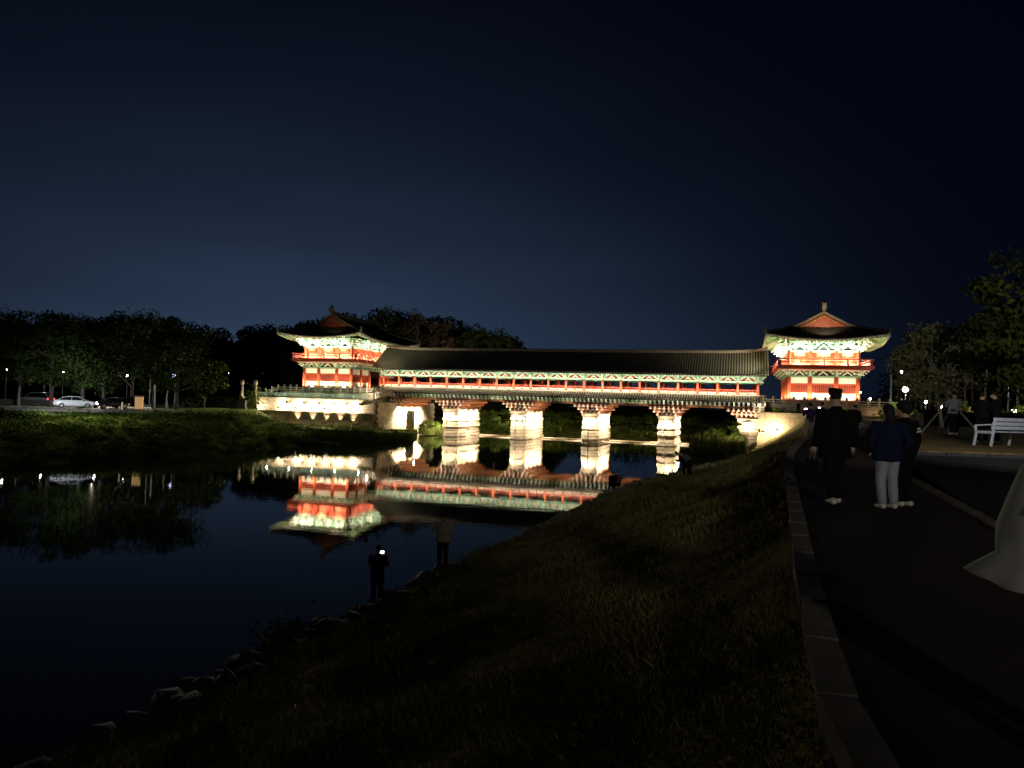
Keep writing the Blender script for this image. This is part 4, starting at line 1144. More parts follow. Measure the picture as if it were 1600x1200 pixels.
# tall thin pole with a camera head
def cctv():
    t = thing('camera_pole', 'tall thin grey pole with a small dark camera head beside the gate tower', 'pole', G(1391, 62, 5.75))
    mb = MB(); mb.cyl((0, 0, 0), (0, 0, 3.9), .07, .05, 8); mb.build('pole', mat('pale_pole', (.5, .52, .55), .5, metal=.3), t)
    mb = MB(); mb.box((0, 0, 4.0), (.22, .3, .2)); mb.beam((0, 0, 3.8), (.5, 0, 3.95), .05, .05); mb.ball((.5, 0, 3.85), .12, 8, 6); mb.build('camera_head', mat('camera_black', (.03, .03, .03), .4), t)
cctv()
spot(tuple(G(1400, 57, 6.2)), tuple(G(1391, 62, 9)), 60, 40, 1, (.9, .95, 1), .1)

def garden_tree():
    p = G(1483, 30.5, 5.62); t = thing('staked_tree', 'young multi-stem garden tree held by wooden stakes on the lawn', 'tree', p)
    H = 4.5; rx = 1.75
    me, cl = crown_mesh(201, 64, 5200, rx, 1.75, .14, leafmat('leaf_grey', (.26, .26, .13), (.11, .12, .05), 3), .25, .25, h0=2.75)
    me.transform(Matrix.Translation((-.55, 0, 0))); o = link('crown', me, t); tag(o, kind='stuff'); cl = cl + np.array([-.55, 0, 0])
    mb = MB(); rg = random.Random(9)
    for bx_, tx, ty, tz in ((0, .45, 0, 3.3), (-.25, -.75, .1, 3.0), (.12, -.1, .2, 3.4)):
        a = Vector((bx_, 0, 0)); e = Vector((tx, ty, tz)); mids = [a, a.lerp(e, .25)+Vector((.03, 0, .05)), a.lerp(e, .5)+Vector((-.1 if tx > 0 else .06, .03, 0)), a.lerp(e, .75)+Vector((.06, 0, 0)), e]
        mb.tube(mids, [.085, .07, .055, .04, .018], 7)
        for _ in range(6):
            c = Vector(cl[rg.randrange(len(cl))]); k = rg.uniform(.45, .95)*4; i = min(3, int(k)); s = mids[i].lerp(mids[i+1], k-i); mb.tube([s, s.lerp(c, .5)+Vector((0, 0, -.08)), c], [.025, .017, .006], 5)
    mb.build('trunk', mat('pale_bark', (.26, .24, .22), .9, var=.4, scale=9, bump=.5, stretch=(1, 1, .3)), t, True)
    s_ = MB()
    for a, b in (((-1.45, -.5, 0), (.42, .1, 1.85)), ((.95, -.5, .05), (.15, .1, 1.3)), ((.3, 1.2, 0), (.25, .1, 1.5))):
        m_ = MB(); m_.cyl(a, b, .035, .03, 7); m_.build('stake', mat('stake_wood', (.34, .29, .23), .85, var=.3, scale=6), t)
    t.rotation_euler.z = YAW
garden_tree()
def big_tree():
    p = G(1655, 25, 5.5); t = thing('broadleaf_tree', 'large dark tree overhanging the bench from the right frame edge', 'tree', p); t.rotation_euler.z = YAW
    me, cl = crown_mesh(301, 60, 7000, 3.0, 2.6, .24, leafmat('leaf_deep', (.07, .085, .016), (.02, .026, .008), 1.2), .30, .2, h0=3.9)
    o = link('crown', me, t); tag(o, kind='stuff'); trunk_mb(4.6, .2, cl, random.Random(4), 14, base=.35).build('trunk', M_BARK, t, True)
big_tree()
pines = [(1402, 118, 548), (1421, 112, 530), (1431, 96, 520), (1452, 100, 515), (1440, 84, 505), (1462, 90, 500), (1508, 80, 500), (1519, 88, 510), (1540, 70, 480), (1562, 76, 470), (1590, 66, 450), (1625, 72, 440), (1660, 80, 440)]
plab = ['first', 'second', 'third', 'fourth', 'fifth', 'sixth', 'seventh', 'eighth', 'ninth', 'tenth', 'eleventh', 'twelfth', 'last']
for i, (px, d, ty) in enumerate(pines):
    H = .6+(629+(px-800)*.0306-ty)/FPX*d; p = G(px, d, 5.78)
    t = thing('pine_tree', 'tall thin-trunked pine, %s of the row counted away from the right gate tower' % plab[i], 'pine tree', p, 0, 'pines behind the right-hand park')
    me, cl = crown_mesh(400+i, 16, 1500, 1.9, H*.18, .3, LM[0], .42, .1, h0=H*.80); o = link('crown', me, t); tag(o, kind='stuff')
    trunk_mb(H*.9, .13, cl, random.Random(i), 7, base=.6).build('trunk', mat('pine_bark', (.17, .12, .09), .95, var=.4, scale=4, bump=.6, stretch=(1, 1, .3)), t, True)
def hedge(px0, px1, d, z0, h, label, m_, leaf=.14, n=9000):
    rng = np.random.default_rng(int(px0)); a = np.array(G(px0, d, z0)); b = np.array(G(px1, d, z0)); k = rng.uniform(0, 1, (n, 1)); C = a+(b-a)*k
    nrm = np.array([fwd.x, fwd.y, 0]); C = C+nrm*rng.uniform(-.5, .5, (n, 1)); C[:, 2] += rng.uniform(0, 1, n)**.6*h*(1+.06*np.sin(k[:, 0]*60))
    V, F = quads(C, leaf, rng); t = thing('hedge', label, 'hedge', (0, 0, 0)); tag(link('foliage', arrmesh('foliage', V, F, m_), t), kind='stuff')
    mb = MB(); A = Vector(a); B = Vector(b); mb.beam(A+Vector((0, 0, h*.42)), B+Vector((0, 0, h*.42)), .8, h*.8); mb.build('inner_branches', M_BARK, t)
hedge(1437, 1700, 47, 5.72, .95, 'long low dark hedge crossing the park behind the bench', LM[0])
hedge(283, 384, 124, 3.9, 1.85, 'long clipped dark hedge between the car park and the terrace', LM[0], .25, 5000)
for i, (px, d, w, h, y, lab) in enumerate(((1410, 74, 1.7, 1.7, 625, 'lamplit green bush under the brightest park lamp'), (1432, 60, .9, .9, 640, 'small lit bush beside the dim lamp head'), (1500, 54, 1.0, 1.5, 628, 'bright yellow green bush behind the person in grey'),
        (1584, 58, 1.1, 1.5, 628, 'bright bush beside the low park light at the right'), (1380, 88, 1.6, 1.1, 630, 'dim bush beside the tower terrace'), (1213, 112.3, .8, .9, 640, 'round yellow green bush on the lower terrace ledge by the bright railing'))):
    z = 5.75 if i < 5 else 5.95
    if i == 5: p = Vector((4.6, 117.0, 6.0))
    else: p = G(px, d, z)
    me, cl = crown_mesh(500+i, 20, 1400, w, h*.5, .13 if i < 5 else .16, LM[2], .4, .1, h0=h*.55); t = thing('shrub', lab, 'shrub', p); tag(link('foliage', me, t), kind='stuff'); trunk_mb(h*.7, .04, cl, random.Random(i), 4).build('stem', M_BARK, t)
    if i in (0, 2, 3): point(tuple(p+Vector((-fwd.x*(w+.6)*1.0, -fwd.y*(w+.6), .4+h*.3))), 60 if i != 2 else 45, (1, 1, .7), .1)
P5 = [(random.uniform(5.5, 12.5), random.uniform(116, 118), 6.0) for _ in range(46)]
clumps('terrace_plants', P5, .2, 50, .8, LM[1], 'dark low plants filling the ledge of the right terrace wall', 15, zs=1.3)
rk = MB(); rk.ball((0, 0, .6), .5, 9, 8, sq=(.7, .6, 1.5)); rk.v = [tuple(Vector(v)*(1+.15*noise.noise(Vector(v)*2))) for v in rk.v]
o = rk.build('garden_boulder', mat('ochre_stone', (.5, .33, .16), .9, var=.3, scale=3, bump=.5), smooth=True, loc=G(1518, 52, 5.7)); tag(o, 'upright ochre garden boulder lit beside the bright green bush', 'boulder')
point(tuple(G(1518, 50.6, 6.1)), 35, YEL, .1)

mb = MB(); mb.grid([[RD(kr(d)+PW+.16+s_, d, z-s_*.0) for s_ in (0, 1, 4, 12, 60)] for d, z in ((11, 4.905), (14, 4.99), (17, 5.18), (19.3, 5.36))])
mb.grid([[RD(kr(19.3)+PW+.16, d, z_) for d, z_ in ((19.3, 5.36), (19.3, 4.9))], [RD(kr(19.3)+PW+60, 19.3, 5.36), RD(kr(19.3)+PW+60, 19.3, 4.9)]])
tag(mb.build('road_verge', MATS['dark_asphalt']), kind='structure')
def bench():
    t = thing('park_bench', 'white slatted park bench on the lawn near the right frame edge', 'bench', G(1545, 22.3, LZ(22.3)+.01))
    m_ = mat('white_bench_paint', (.62, .68, .80), .55, var=.1, scale=5, bump=.1); L_ = 1.75
    # local: x along the bench, backrest toward -y, seat toward +y
    sl = MB().bx(0, L_, -.045, .045, -.015, .015).mesh('seat_slat', m_)
    for k in range(4): link('seat_slat', sl, t, (0, .02+k*.115, .44))
    bk = MB().bx(0, L_, -.012, .012, -.05, .05).mesh('back_slat', m_)
    for k in range(3): link('back_slat', bk, t, (0, -.08-.03*k, .56+k*.125))
    for x in (.06, L_-.06):
        MB().beam((x, -.02, 0), (x, -.15, .84), .05, .06).build('rear_leg', m_, t)
        MB().beam((x, .50, 0), (x, .42, .44), .05, .06).build('front_leg', m_, t)
        MB().beam((x, .46, .62), (x, -.10, .66), .055, .04).beam((x, .44, .42), (x, .46, .62), .05, .05).beam((x, -.04, .41), (x, .44, .41), .045, .05).build('armrest', m_, t)
    t.rotation_euler.z = YAW + R(24)
bench()
# street lamp just outside the frame that lights the bench, jeans and bank
def side_lamp(r, d, z0, h, label, power, col, rad=.1, aim=None, ang=120):
    p = RD(r, d, z0); t = thing('street_lamp', label, 'street lamp', p)
    mb = MB(); mb.cyl((0, 0, 0), (0, 0, h-.1), .07, .05, 8); mb.build('pole', MATS['lamp_pole_metal'], t)
    mb = MB(); mb.ball((0, 0, h), .15, 10, 8); mb.build('globe', MATS['lamp_globe_cool'], t, True); mb = MB(); mb.cyl((0, 0, h+.14), (0, 0, h+.2), .2, .05, 8); mb.build('cap', MATS['lamp_pole_metal'], t)
    if aim: spot((0, 0, h-.3), Vector(aim)-p, power, ang, 1, col, rad, t)
    else: point((0, 0, h-.3), power, col, rad, t)
side_lamp(11.3, 13.6, 4.95, 4.6, 'park lamp on the right side of the path just outside the picture', 3300, (1, .95, .88), aim=RD(16, 29, 6.6), ang=100)
side_lamp(3.0, -14, 4.4, 5.6, 'street lamp on the path behind the viewer', 5600, (1, .90, .74), rad=.45, aim=RD(6.0, 18, 5.2), ang=29)

# ------------------------------------------------------------------ car park things
def car(label, p, rz, paint, kind='sedan', lights=None, group='cars in the far car park'):
    t = thing('parked_car', label, 'car', p, rz, group); mb = MB()
    L_, Wd = 4.7, 1.82
    st = [(-2.35, .45, .80, .66), (-2.25, .32, .93, .80), (-1.75, .25, .98, .88), (-.9, .22, .98, .91), (.6, .22, .96, .91), (1.4, .25, .90, .89), (2.05, .30, .76, .82), (2.33, .38, .62, .62)]
    rows = [[(x, -w, .5), (x, -w*.98, z0), (x, w*.98, z0), (x, w, .5), (x, w*.97, (z0+zt)/2+.1), (x, w*.90, zt), (x, 0, zt+.03), (x, -w*.90, zt), (x, -w*.97, (z0+zt)/2+.1), (x, -w, .5)] for x, z0, zt, w in st]
    mb.grid(rows); mb.add(rows[0][:9], [tuple(range(8, -1, -1))]); mb.add(rows[-1][:9], [tuple(range(9))]); body = mb.build('body', paint, t, True)
    top = [(-1.95, .96, .70), (-1.25, 1.36, .60), (-.5, 1.45, .60), (.35, 1.42, .60), (1.35, .93, .70)] if kind == 'sedan' else [(-2.2, .96, .74), (-1.95, 1.62, .66), (-.5, 1.68, .66), (.5, 1.62, .64), (1.3, .95, .72)]
    gm = mat('car_glass', (.01, .012, .014), .08, var=0, spec=.8); mb = MB()
    rows = [[(x*1.0, -.80, .93), (x, -w, z), (x, w, z), (x, .80, .93)] for x, z, w in top]; mb.grid(rows); mb.build('glasshouse', gm, t)
    mb = MB(); mb.grid([[(x, -w*.96, z+.015), (x, w*.96, z+.015)] for x, z, w in top[1:4]]); 
    for s in (-1, 1):
        P_ = [(x, s*(w+.005), z) for x, z, w in top]
        for a, b in zip(P_[:-1], P_[1:]): mb.beam(a, b, .05, .05)
        mb.beam((-.35, s*.80, .95), (-.35, s*.60, 1.43), .05, .04)
    mb.build('roof', paint, t)
    for x in (-1.42, 1.42):
        for s in (-1, 1):
            mb = MB(); mb.cyl((x, s*.72, .32), (x, s*.90, .32), .32, n=18); w_ = mb.build('wheel', mat('tyre_rubber', (.02, .02, .02), .8), t)
            mb = MB(); mb.cyl((x, s*.905, .32), (x, s*.915, .32), .20, n=12); mb.build('rim', mat('wheel_metal', (.45, .45, .46), .35, metal=.8), w_)
    for s in (-1, 1):
        MB().box((-2.28, s*.62, .78), (.10, .34, .14)).build('tail_light', mat('tail_red%d' % bool(lights == 'tail'), (.4, .02, .02), .3, emit=(1, .04, .03) if lights == 'tail' else None, estr=12), t)
        MB().box((2.22, s*.58, .60), (.16, .32, .13)).build('headlight', mat('head_glass%d' % bool(lights == 'head'), (.7, .7, .7), .2, emit=(1, .98, .95) if lights == 'head' else None, estr=40), t)
        MB().box((.75, s*.97, .98), (.14, .16, .11)).build('mirror', paint, t)
        mb = MB()
        for x in (-.55, .35): mb.box((x, s*.925, .78), (.16, .03, .03))
        mb.build('door_handle', MATS['wheel_metal'], t)
    MB().box((-2.36, 0, .62), (.02, .5, .12)).build('number_plate', mat('plate_white', (.8, .8, .8), .5), t)
    return t
C_WH = mat('white_car_paint', (.72, .73, .74), .25, var=.04); C_BK = mat('black_car_paint', (.015, .015, .018), .2, var=.05)
car('white saloon car parked side-on behind the leaning tree trunks', G(117, 95.5, 4.02), YAW+R(-152)+math.pi, C_WH)
car('dark car facing the river with its headlights on, right of the white saloon', G(172, 98, 4.02), YAW+R(-118), C_BK, 'sedan', 'head')
car('second dark car parked beside the yellow bollard', G(196, 104, 4.02), YAW+R(-160), C_BK)
car('white van-like car with red tail lights on, at the far left', G(56, 112, 4.05), YAW+R(178), C_WH, 'van', 'tail')
def box_sign():
    t = thing('ticket_kiosk', 'small orange lit upright box at the edge of the far car park', 'kiosk', G(217, 97.5, 3.98), YAW)
    m_ = mat('orange_panel', (.75, .45, .16), .6, var=.12, scale=2, emit=(1, .55, .2), estr=.22)
    MB().bx(-.42, .42, -.3, .3, .12, 1.65).build('cabinet', m_, t); MB().bx(-.47, .47, -.35, .35, 1.65, 1.82).build('roof', mat('brown_metal', (.12, .07, .04), .6), t); MB().bx(-.45, .45, -.33, .33, 0, .12).build('plinth', MATS['brown_metal'], t)
box_sign()
o = MB().cyl((0, 0, 0), (0, 0, .9), .09, .09, 10).cyl((0, 0, .9), (0, 0, .97), .1, .04, 10).build('bollard', mat('bollard_yellow', (.8, .7, .35), .5, emit=(1, .85, .4), estr=.25), loc=G(190.5, 94.5, 3.98)); tag(o, 'short pale yellow bollard left of the orange lit box', 'bollard')  # weak emission makes the whole post glow though it holds no lamp
for px, yt, d, w, lab in ((233, 592, 97, .06, 'tall white signpost right of the orange lit box'), (241, 601, 98, .08, 'shorter grey signpost with a narrow panel, beside the taller white one')):
    t = thing('signpost', lab, 'post', G(px, d, 3.98)); H = 6.37-3.98+(629+(px-800)*.0306-yt)/FPX*d
    mb = MB(); mb.cyl((0, 0, 0), (0, 0, H), w, w, 8); mb.build('pole', mat('white_pole', (.6, .62, .62), .5), t)
    mb = MB(); mb.box((0, -.06, H-.4 if px == 241 else H*.62), (.28 if px == 241 else .2, .04, .7 if px == 241 else .22)); mb.build('panel', MATS['white_pole'], t)
t = thing('lit_sign', 'blurred blue-white illuminated sign among the trees right of the car park', 'sign', G(272, 126, 3.98)); zt = 6.37-3.98+(613-587)/FPX*126
mb = MB(); mb.cyl((0, 0, 0), (0, 0, zt-.3), .06, .06, 8); mb.build('pole', MATS['lamp_pole_metal'], t)
mb = MB(); mb.box((0, -.05, zt), (1.1, .15, .5)); mb.build('panel', mat('sign_light_blue', (.5, .6, .9), .5, emit=(.55, .65, 1), estr=5), t)
for i, (px, y, lab) in enumerate(((260, 625, 'pale young tree guard standing right of the signposts'), (29, 620, 'pale tree support post at the left of the car park'))):
    t = thing('tree_guard', lab, 'tree guard', G(px, 100, 3.98)); mb = MB(); mb.tube([(0, 0, 0), (0, 0, .9), (-.05, 0, 1.5), (.1, 0, 2.6)], [.13, .11, .09, .05], 8); mb.build('wrap', mat('tree_wrap', (.55, .52, .46), .9, var=.25, scale=6), t, True)
    mb = MB(); mb.beam((.35, 0, 0), (.05, 0, 1.7), .05, .05); mb.beam((-.35, .1, 0), (-.05, 0, 1.7), .05, .05); mb.build('stake', MATS['stake_wood'], t)
# low wall strip behind the cars
mb = MB(); rg = random.Random(2)
for k in range(24): 
    a = G(-60+k*9, 106+rg.uniform(-.05, .05), 3.95); mb.box((a.x, a.y, 4.35), (.80, .35, .75), rz=YAW+0.05)
o = mb.build('low_wall', M_PARK); tag(o, 'low pale wall at the back of the far car park left of the white car', 'wall')

# ------------------------------------------------------------------ grass on the near bank
def grass():
    rng = np.random.default_rng(33); n = 210000; d = 2.2*np.exp(rng.uniform(0, 1, n)*math.log(52/2.2)); t = rng.uniform(.004, 1.0, n)
    Vs = np.zeros((n, 4, 3)); nz_ = rng.uniform(0, 1, n)
    for i in range(n):
        di = float(d[i]); ti = float(t[i]); K, E_ = kr(di), er(di); r = K+(E_-K)*ti
        pq = 1+.8*noise.noise(Vector((r*.5, di*.5, 5)))
        z = slope_z(di, ti)-.02; b = np.array(RD(r, di, z)); s = (.024+.007*di**.85)*pq; h = s*rng.uniform(.5, 1.6)
        an = rng.uniform(0, 6.28); w = s*.075; dx = np.array([math.cos(an)*w, math.sin(an)*w, 0]); l = rng.normal(size=2)*s*.38
        tip = b+[l[0], l[1], h]; mid = b+[l[0]*.35, l[1]*.35, h*.6]
        Vs[i] = [b-dx, b+dx, mid+dx*.7, tip]
    keep = Vs[:, 0, 2] != 0; V = Vs[keep].reshape(-1, 3)
    o = link('bank_tufts', arrmesh('bank_tufts', V, np.arange(len(V)).reshape(-1, 4), mat('grass_blade', (.20, .18, .07), .85, var=.5, scale=.9, col2=(.08, .07, .03), spec=.05))); tag(o, 'short rough grass growing over the near slope', None, None, 'stuff')
grass()
o = None
pt = [RD(er(16.4)-.2, 16.0+k*.25, .8) for k in range(6)]
clumps('waterside_tuft', [tuple(p) for p in pt], .16, 120, .8, LM[2], 'leafy weed tuft growing over the boulders at the water edge', 44, zs=1.0, kind='stuff')

# ------------------------------------------------------------------ people
SKIN = mat('skin', (.52, .33, .24), .6, var=.08, scale=8); HAIRM = mat('black_hair', (.006, .005, .005), .85, var=.3, scale=30, stretch=(1, 1, .2))
def cloth(name, c, v=.18): return mat(name, c, .9, var=v, scale=4, bump=.35, bscale=18, spec=.2)
K_BLK = cloth('black_cloth', (.004, .004, .005)); K_NAVY = cloth('navy_jacket', (.006, .011, .042)); K_JEAN = cloth('pale_denim', (.30, .34, .42)); K_GREY = cloth('grey_sweatshirt', (.26, .27, .31)); K_WH = cloth('off_white_jacket', (.75, .67, .57)); K_TAN = cloth('tan_trousers', (.22, .18, .16)); K_PUR = cloth('dark_purple_jacket', (.03, .015, .06)); K_SHOE = mat('pale_shoe', (.55, .53, .5), .6, var=.1); K_SHB = mat('dark_shoe', (.02, .02, .02), .6); K_COAT = mat('grey_coat', (.27, .27, .28), .95, var=.06, scale=2, spec=.1); K_STR = mat('white_stripe', (.7, .7, .72), .8)
PHONE_ON = mat('phone_screen_lit', (.6, .65, .7), .2, emit=(.9, .95, 1), estr=9); PHONE_BK = mat('phone_body', (.02, .02, .02), .3)
def person(label, p, rz, H=1.7, lean=0, arms=('down', 'down'), stride=0, apart=.0, sit=False, top=K_BLK, leg=K_BLK, shoe=K_SHB, hem=.84, flare=1.0, hair='short', broad=1.0, group=None, phone=False, head_turn=0, detail=True, kneebend=0):
    s = H/1.75; t = thing('person', label, 'person', p, rz, group)
    def rotx(v, a, o=(0, 0, .95)):
        v = Vector(v); o_ = Vector(o); v = v-o_; return Vector((v.x, v.y*cs(a)-v.z*sn(a), v.y*sn(a)+v.z*cs(a)))+o_
    up_ = lambda v: rotx(v, -lean)
    dz = Vector((0, 0, -.50)) if sit else Vector((0, 0, 0))
    def T(v): return (Vector(v)+dz)*s
    def U(v): return T(up_(v))
    j = {'pel': T((0, 0, .94)), 'wai': U((0, -.01, 1.10)), 'che': U((0, -.015, 1.30)), 'nek': U((0, -.02, 1.45)), 'h0': U((0, .0, 1.53)), 'h1': U((0, .03, 1.62)), 'h2': U((0, .015, 1.69))}
    sh = {}; 
    for k, sx in enumerate((-1, 1)):
        w = .175*broad*sx; mode = arms[k]; S_ = (w, -.01, 1.40)
        if mode == 'down': E_, Wr, Hd = (w*1.35, -.04, 1.12), (w*1.38, .04, .88), (w*1.36, .07, .80)
        elif mode == 'pocket': E_, Wr, Hd = (w*1.5, -.06, 1.13), (w*1.15, .07, .95), (w*.9, .12, .90)
        elif mode == 'phone': E_, Wr, Hd = (w*1.25, .12, 1.17), (w*.75, .32, 1.36), (w*.45, .36, 1.43)
        elif mode == 'chest': E_, Wr, Hd = (w*1.4, .05, 1.14), (w*.7, .26, 1.18), (w*.35, .31, 1.22)
        elif mode == 'knee': E_, Wr, Hd = (w*1.3, .02, 1.15), (w*.8, .10, .98), (w*.6, .14, .92)
        elif mode == 'hip': E_, Wr, Hd = (w*1.75, -.08, 1.16), (w*1.2, .0, 1.0), (w*1.0, .05, .98)
        sh[sx] = [U(S_), U(E_), U(Wr), U(Hd)]
        hx = .09*sx+apart*.3*sx; st = stride*sx
        if sit: Lg = [T((hx, 0, .92)), T((hx*1.3, .42, .96)), T((hx*1.3, .40, .56)), T((hx*1.35, .55, .52))]
        else: Lg = [T((hx*.95, 0, .90)), T((.10*sx+apart*.7*sx, .03+.5*st+kneebend, .49)), T((.10*sx+apart*sx, -.03+.85*st-.15*max(0, -st), .09+.18*max(0, -st))), T((.11*sx+apart*1.05*sx, .11+.85*st, .03+.08*max(0, -st)))]
        sh[('L', sx)] = Lg
    # body: one skinned surface
    V, Ed, Rad = [], [], []
    def av(v, r): V.append(tuple(v)); Rad.append(r*s); return len(V)-1
    a0 = av(j['pel'], .125); a1 = av(j['wai'], .115); a2 = av(j['che'], .14); a3 = av(j['nek'], .062); a4 = av(j['h0'], .062); a5 = av(j['h1'], .088); a6 = av(j['h2'], .075)
    Ed += [(a0, a1), (a1, a2), (a2, a3), (a3, a4), (a4, a5), (a5, a6)]
    for sx in (-1, 1):
        q = [av(x, r) for x, r in zip(sh[sx][:3], (.062, .042, .03))]; Ed += [(a2, q[0]), (q[0], q[1]), (q[1], q[2])]
        g_ = [av(x, r) for x, r in zip(sh[('L', sx)], (.095, .06, .042, .035))]; Ed += [(a0, g_[0]), (g_[0], g_[1]), (g_[1], g_[2]), (g_[2], g_[3])]
    me = bpy.data.meshes.new('body'); me.from_pydata(V, Ed, []); tmp = bpy.data.objects.new('body', me); COL.objects.link(tmp)
    sk = tmp.modifiers.new('skin', 'SKIN'); sk.use_smooth_shade = True
    for i, r in enumerate(Rad): me.skin_vertices[0].data[i].radius = (r, r)
    me.skin_vertices[0].data[0].use_root = True
    ss = tmp.modifiers.new('sub', 'SUBSURF'); ss.levels = 1; ss.render_levels = 1
    dg = bpy.context.evaluated_depsgraph_get(); ev = bpy.data.meshes.new_from_object(tmp.evaluated_get(dg)); bpy.data.objects.remove(tmp)
    mb = MB(); mb.v = [tuple(v.co) for v in ev.vertices]; mb.f = [tuple(f.vertices) for f in ev.polygons]; mb.mi = [0]*len(mb.f)
    # head shape, face and hands
    hd = j['h1']; hu = (j['h2']-j['h0']).normalized(); hf = hu.cross(Vector((1, 0, 0))); hf = Vector((0, 1, 0)) if hf.length < .1 else -hf.normalized()
    if hf.y < 0 and lean < 1.2: hf = -hf
    hf = (Matrix.Rotation(head_turn, 3, hu) @ hf); hr_ = hf.cross(hu)
    mb.tube([hd-hu*.11*s+hf*.01*s, hd-hu*.06*s, hd, hd+hu*.06*s, hd+hu*.10*s], [(.05*s, .06*s), (.07*s, .085*s), (.076*s, .098*s), (.068*s, .088*s), (.035*s, .045*s)], 12, up=tuple(hr_))
    mb.tube([hd+hf*.09*s+hu*.01*s, hd+hf*.118*s-hu*.03*s], [.010*s, .017*s], 6); mb.beam(hd+hf*.092*s-hu*.06*s-hr_*.022*s, hd+hf*.092*s-hu*.06*s+hr_*.022*s, .012*s, .012*s)
    for q in (-1, 1):
        e = hd+hr_*q*.078*s-hu*.005*s; mb.ball(tuple(e), .022*s, 6, 5, sq=(.5, 1, 1.2)); e2 = hd+hf*.088*s+hr_*q*.03*s+hu*.015*s; mb.ball(tuple(e2), .010*s, 6, 4)
        ha = sh[q]; dr = (ha[3]-ha[2]).normalized(); sd = dr.cross(Vector((0, 1, 0)) if abs(dr.y) < .8 else Vector((0, 0, 1))).normalized(); nn = sd.cross(dr)
        mb.tube([ha[2], ha[2]+dr*.04*s, ha[2]+dr*.09*s], [(.022*s, .03*s), (.016*s, .042*s), (.014*s, .040*s)], 8, up=tuple(nn))
        if detail:
            for fi, (o_, ln) in enumerate(((-.030, .065), (-.010, .078), (.010, .072), (.029, .055))):
                b = ha[2]+dr*.075*s+sd*o_*s; mb.tube([b, b+dr*ln*.5*s+nn*.006*s, b+dr*ln*.8*s+nn*.024*s, b+dr*ln*.85*s+nn*.040*s], [.0095*s, .009*s, .008*s, .006*s], 5)
            b = ha[2]+dr*.03*s-sd*.034*s; mb.tube([b, b-sd*.022*s+dr*.025*s+nn*.012*s, b-sd*.018*s+dr*.055*s+nn*.025*s], [.012*s, .010*s, .007*s], 5)
    mb.build('body', SKIN, t, True)
    # clothes
    def folds(mb_, c0, zlo, zhi, amp):
        for i, v in enumerate(mb_.v):
            if v[2] < zhi*s:
                k = min(1, (zhi*s-v[2])/((zhi-zlo)*s)); a = math.atan2(v[1], v[0]); q = 1+amp*k*(math.sin(a*7+1)*.6+math.sin(a*11+p.x)*.4); mb_.v[i] = (v[0]*q, v[1]*q, v[2]+.02*k*math.sin(a*5))
    nz_ = lambda mb_, k: setattr(mb_, 'v', [tuple(Vector(v)+Vector((1, 1, 1))*0+Vector(v).normalized()*.012*noise.noise(Vector(v)*9+Vector((k, 0, 0)))) for v in mb_.v])
    mb = MB(); b_ = broad; hz = hem
    fl = flare; hemc = T((0, .0, hz)) if not sit else U((0, 0, .95))
    if fl > 2: cape = (2.0, 1.65, 1.3, 1.15)
    else: cape = (1, 1, 1, 1)
    ring = [hemc]+([T((0, 0, .93))] if hz < .9 and not sit else [])+[U((0, -.005, 1.05)), U((0, -.015, 1.2)), U((0, -.02, 1.33)), U((0, -.02, 1.41)), U((0, -.02, 1.455)), U((0, -.015, 1.49))]
    fl = flare
    rr = [(.185*fl*b_, .135*fl)]+([(.18*b_*(1+(fl-1)*.6), .13*(1+(fl-1)*.6))] if hz < .9 and not sit else [])+[(.17*b_*cape[0], .125*cape[0]), (.185*b_*cape[1], .135*cape[1]), (.205*b_*cape[2], .135*cape[2]), (.175*b_*cape[3], .11), (.10, .08), (.068, .072)]
    mb.tube(ring, [(a*s, c*s) for a, c in rr], 16 if fl < 2 else 44, up=(1, 0, 0))
    for sx in (-1, 1):
        A = sh[sx]; mb.tube([A[0].lerp(j['che'], .35)+Vector((0, 0, .02)), A[0], A[0].lerp(A[1], .5), A[1], A[1].lerp(A[2], .5), A[2]], [.06*s, .083*s, .072*s, .063*s, .056*s, .045*s], 10)
    nz_(mb, 1); folds(mb, 0, hz, 1.15, .06 if fl > 2 else .05); mb.build('jacket', top, t, True)
    mb = MB()
    for sx in (-1, 1):
        A = sh[('L', sx)]; mb.tube([A[0]+Vector((0, 0, .07)), A[0]+Vector((0, 0, -.06)), A[0].lerp(A[1], .5), A[1], A[1].lerp(A[2], .5), A[2]+Vector((0, 0, .0))], [.10*s, .112*s, .098*s, .080*s, .074*s, .068*s], 12)
    mb.tube([T((0, 0, 1.02)) if not sit else T((0, 0, 1.02)), T((0, 0, .94)), T((0, 0, .85))], [(.15*s, .115*s), (.175*s, .125*s), (.12*s, .11*s)], 12, up=(1, 0, 0)); nz_(mb, 2)
    mb.build('trousers', leg, t, True)
    for sx in (-1, 1):
        A = sh[('L', sx)]; a, b = A[2], A[3]; hdir = (b-a); hdir.z = 0; hdir = hdir.normalized() if hdir.length > 1e-4 else Vector((0, 1, 0)); o_ = Vector((a.x, a.y, b.z))
        mb = MB(); mb.tube([o_-hdir*.07*s+Vector((0, 0, .025*s)), o_-hdir*.03*s+Vector((0, 0, .035*s)), o_+hdir*.07*s+Vector((0, 0, .025*s)), o_+hdir*.16*s+Vector((0, 0, .01*s)), o_+hdir*.20*s], [(.03*s, .03*s), (.043*s, .055*s), (.048*s, .042*s), (.043*s, .03*s), (.02*s, .015*s)], 10, up=tuple(hdir.cross(Vector((0, 0, 1)))))
        mb.build('shoe', shoe, t, True)
    # hair
    mb = MB(); big = {'short': 1.0, 'long': 1.08, 'curly': 1.32, 'cap': 1.04}[hair]; c = hd+hu*.035*s-hf*.018*s
    M3 = Matrix((hr_, hf, hu)).transposed(); q = MB(); q.ball((0, 0, 0), 1, 14, 10)
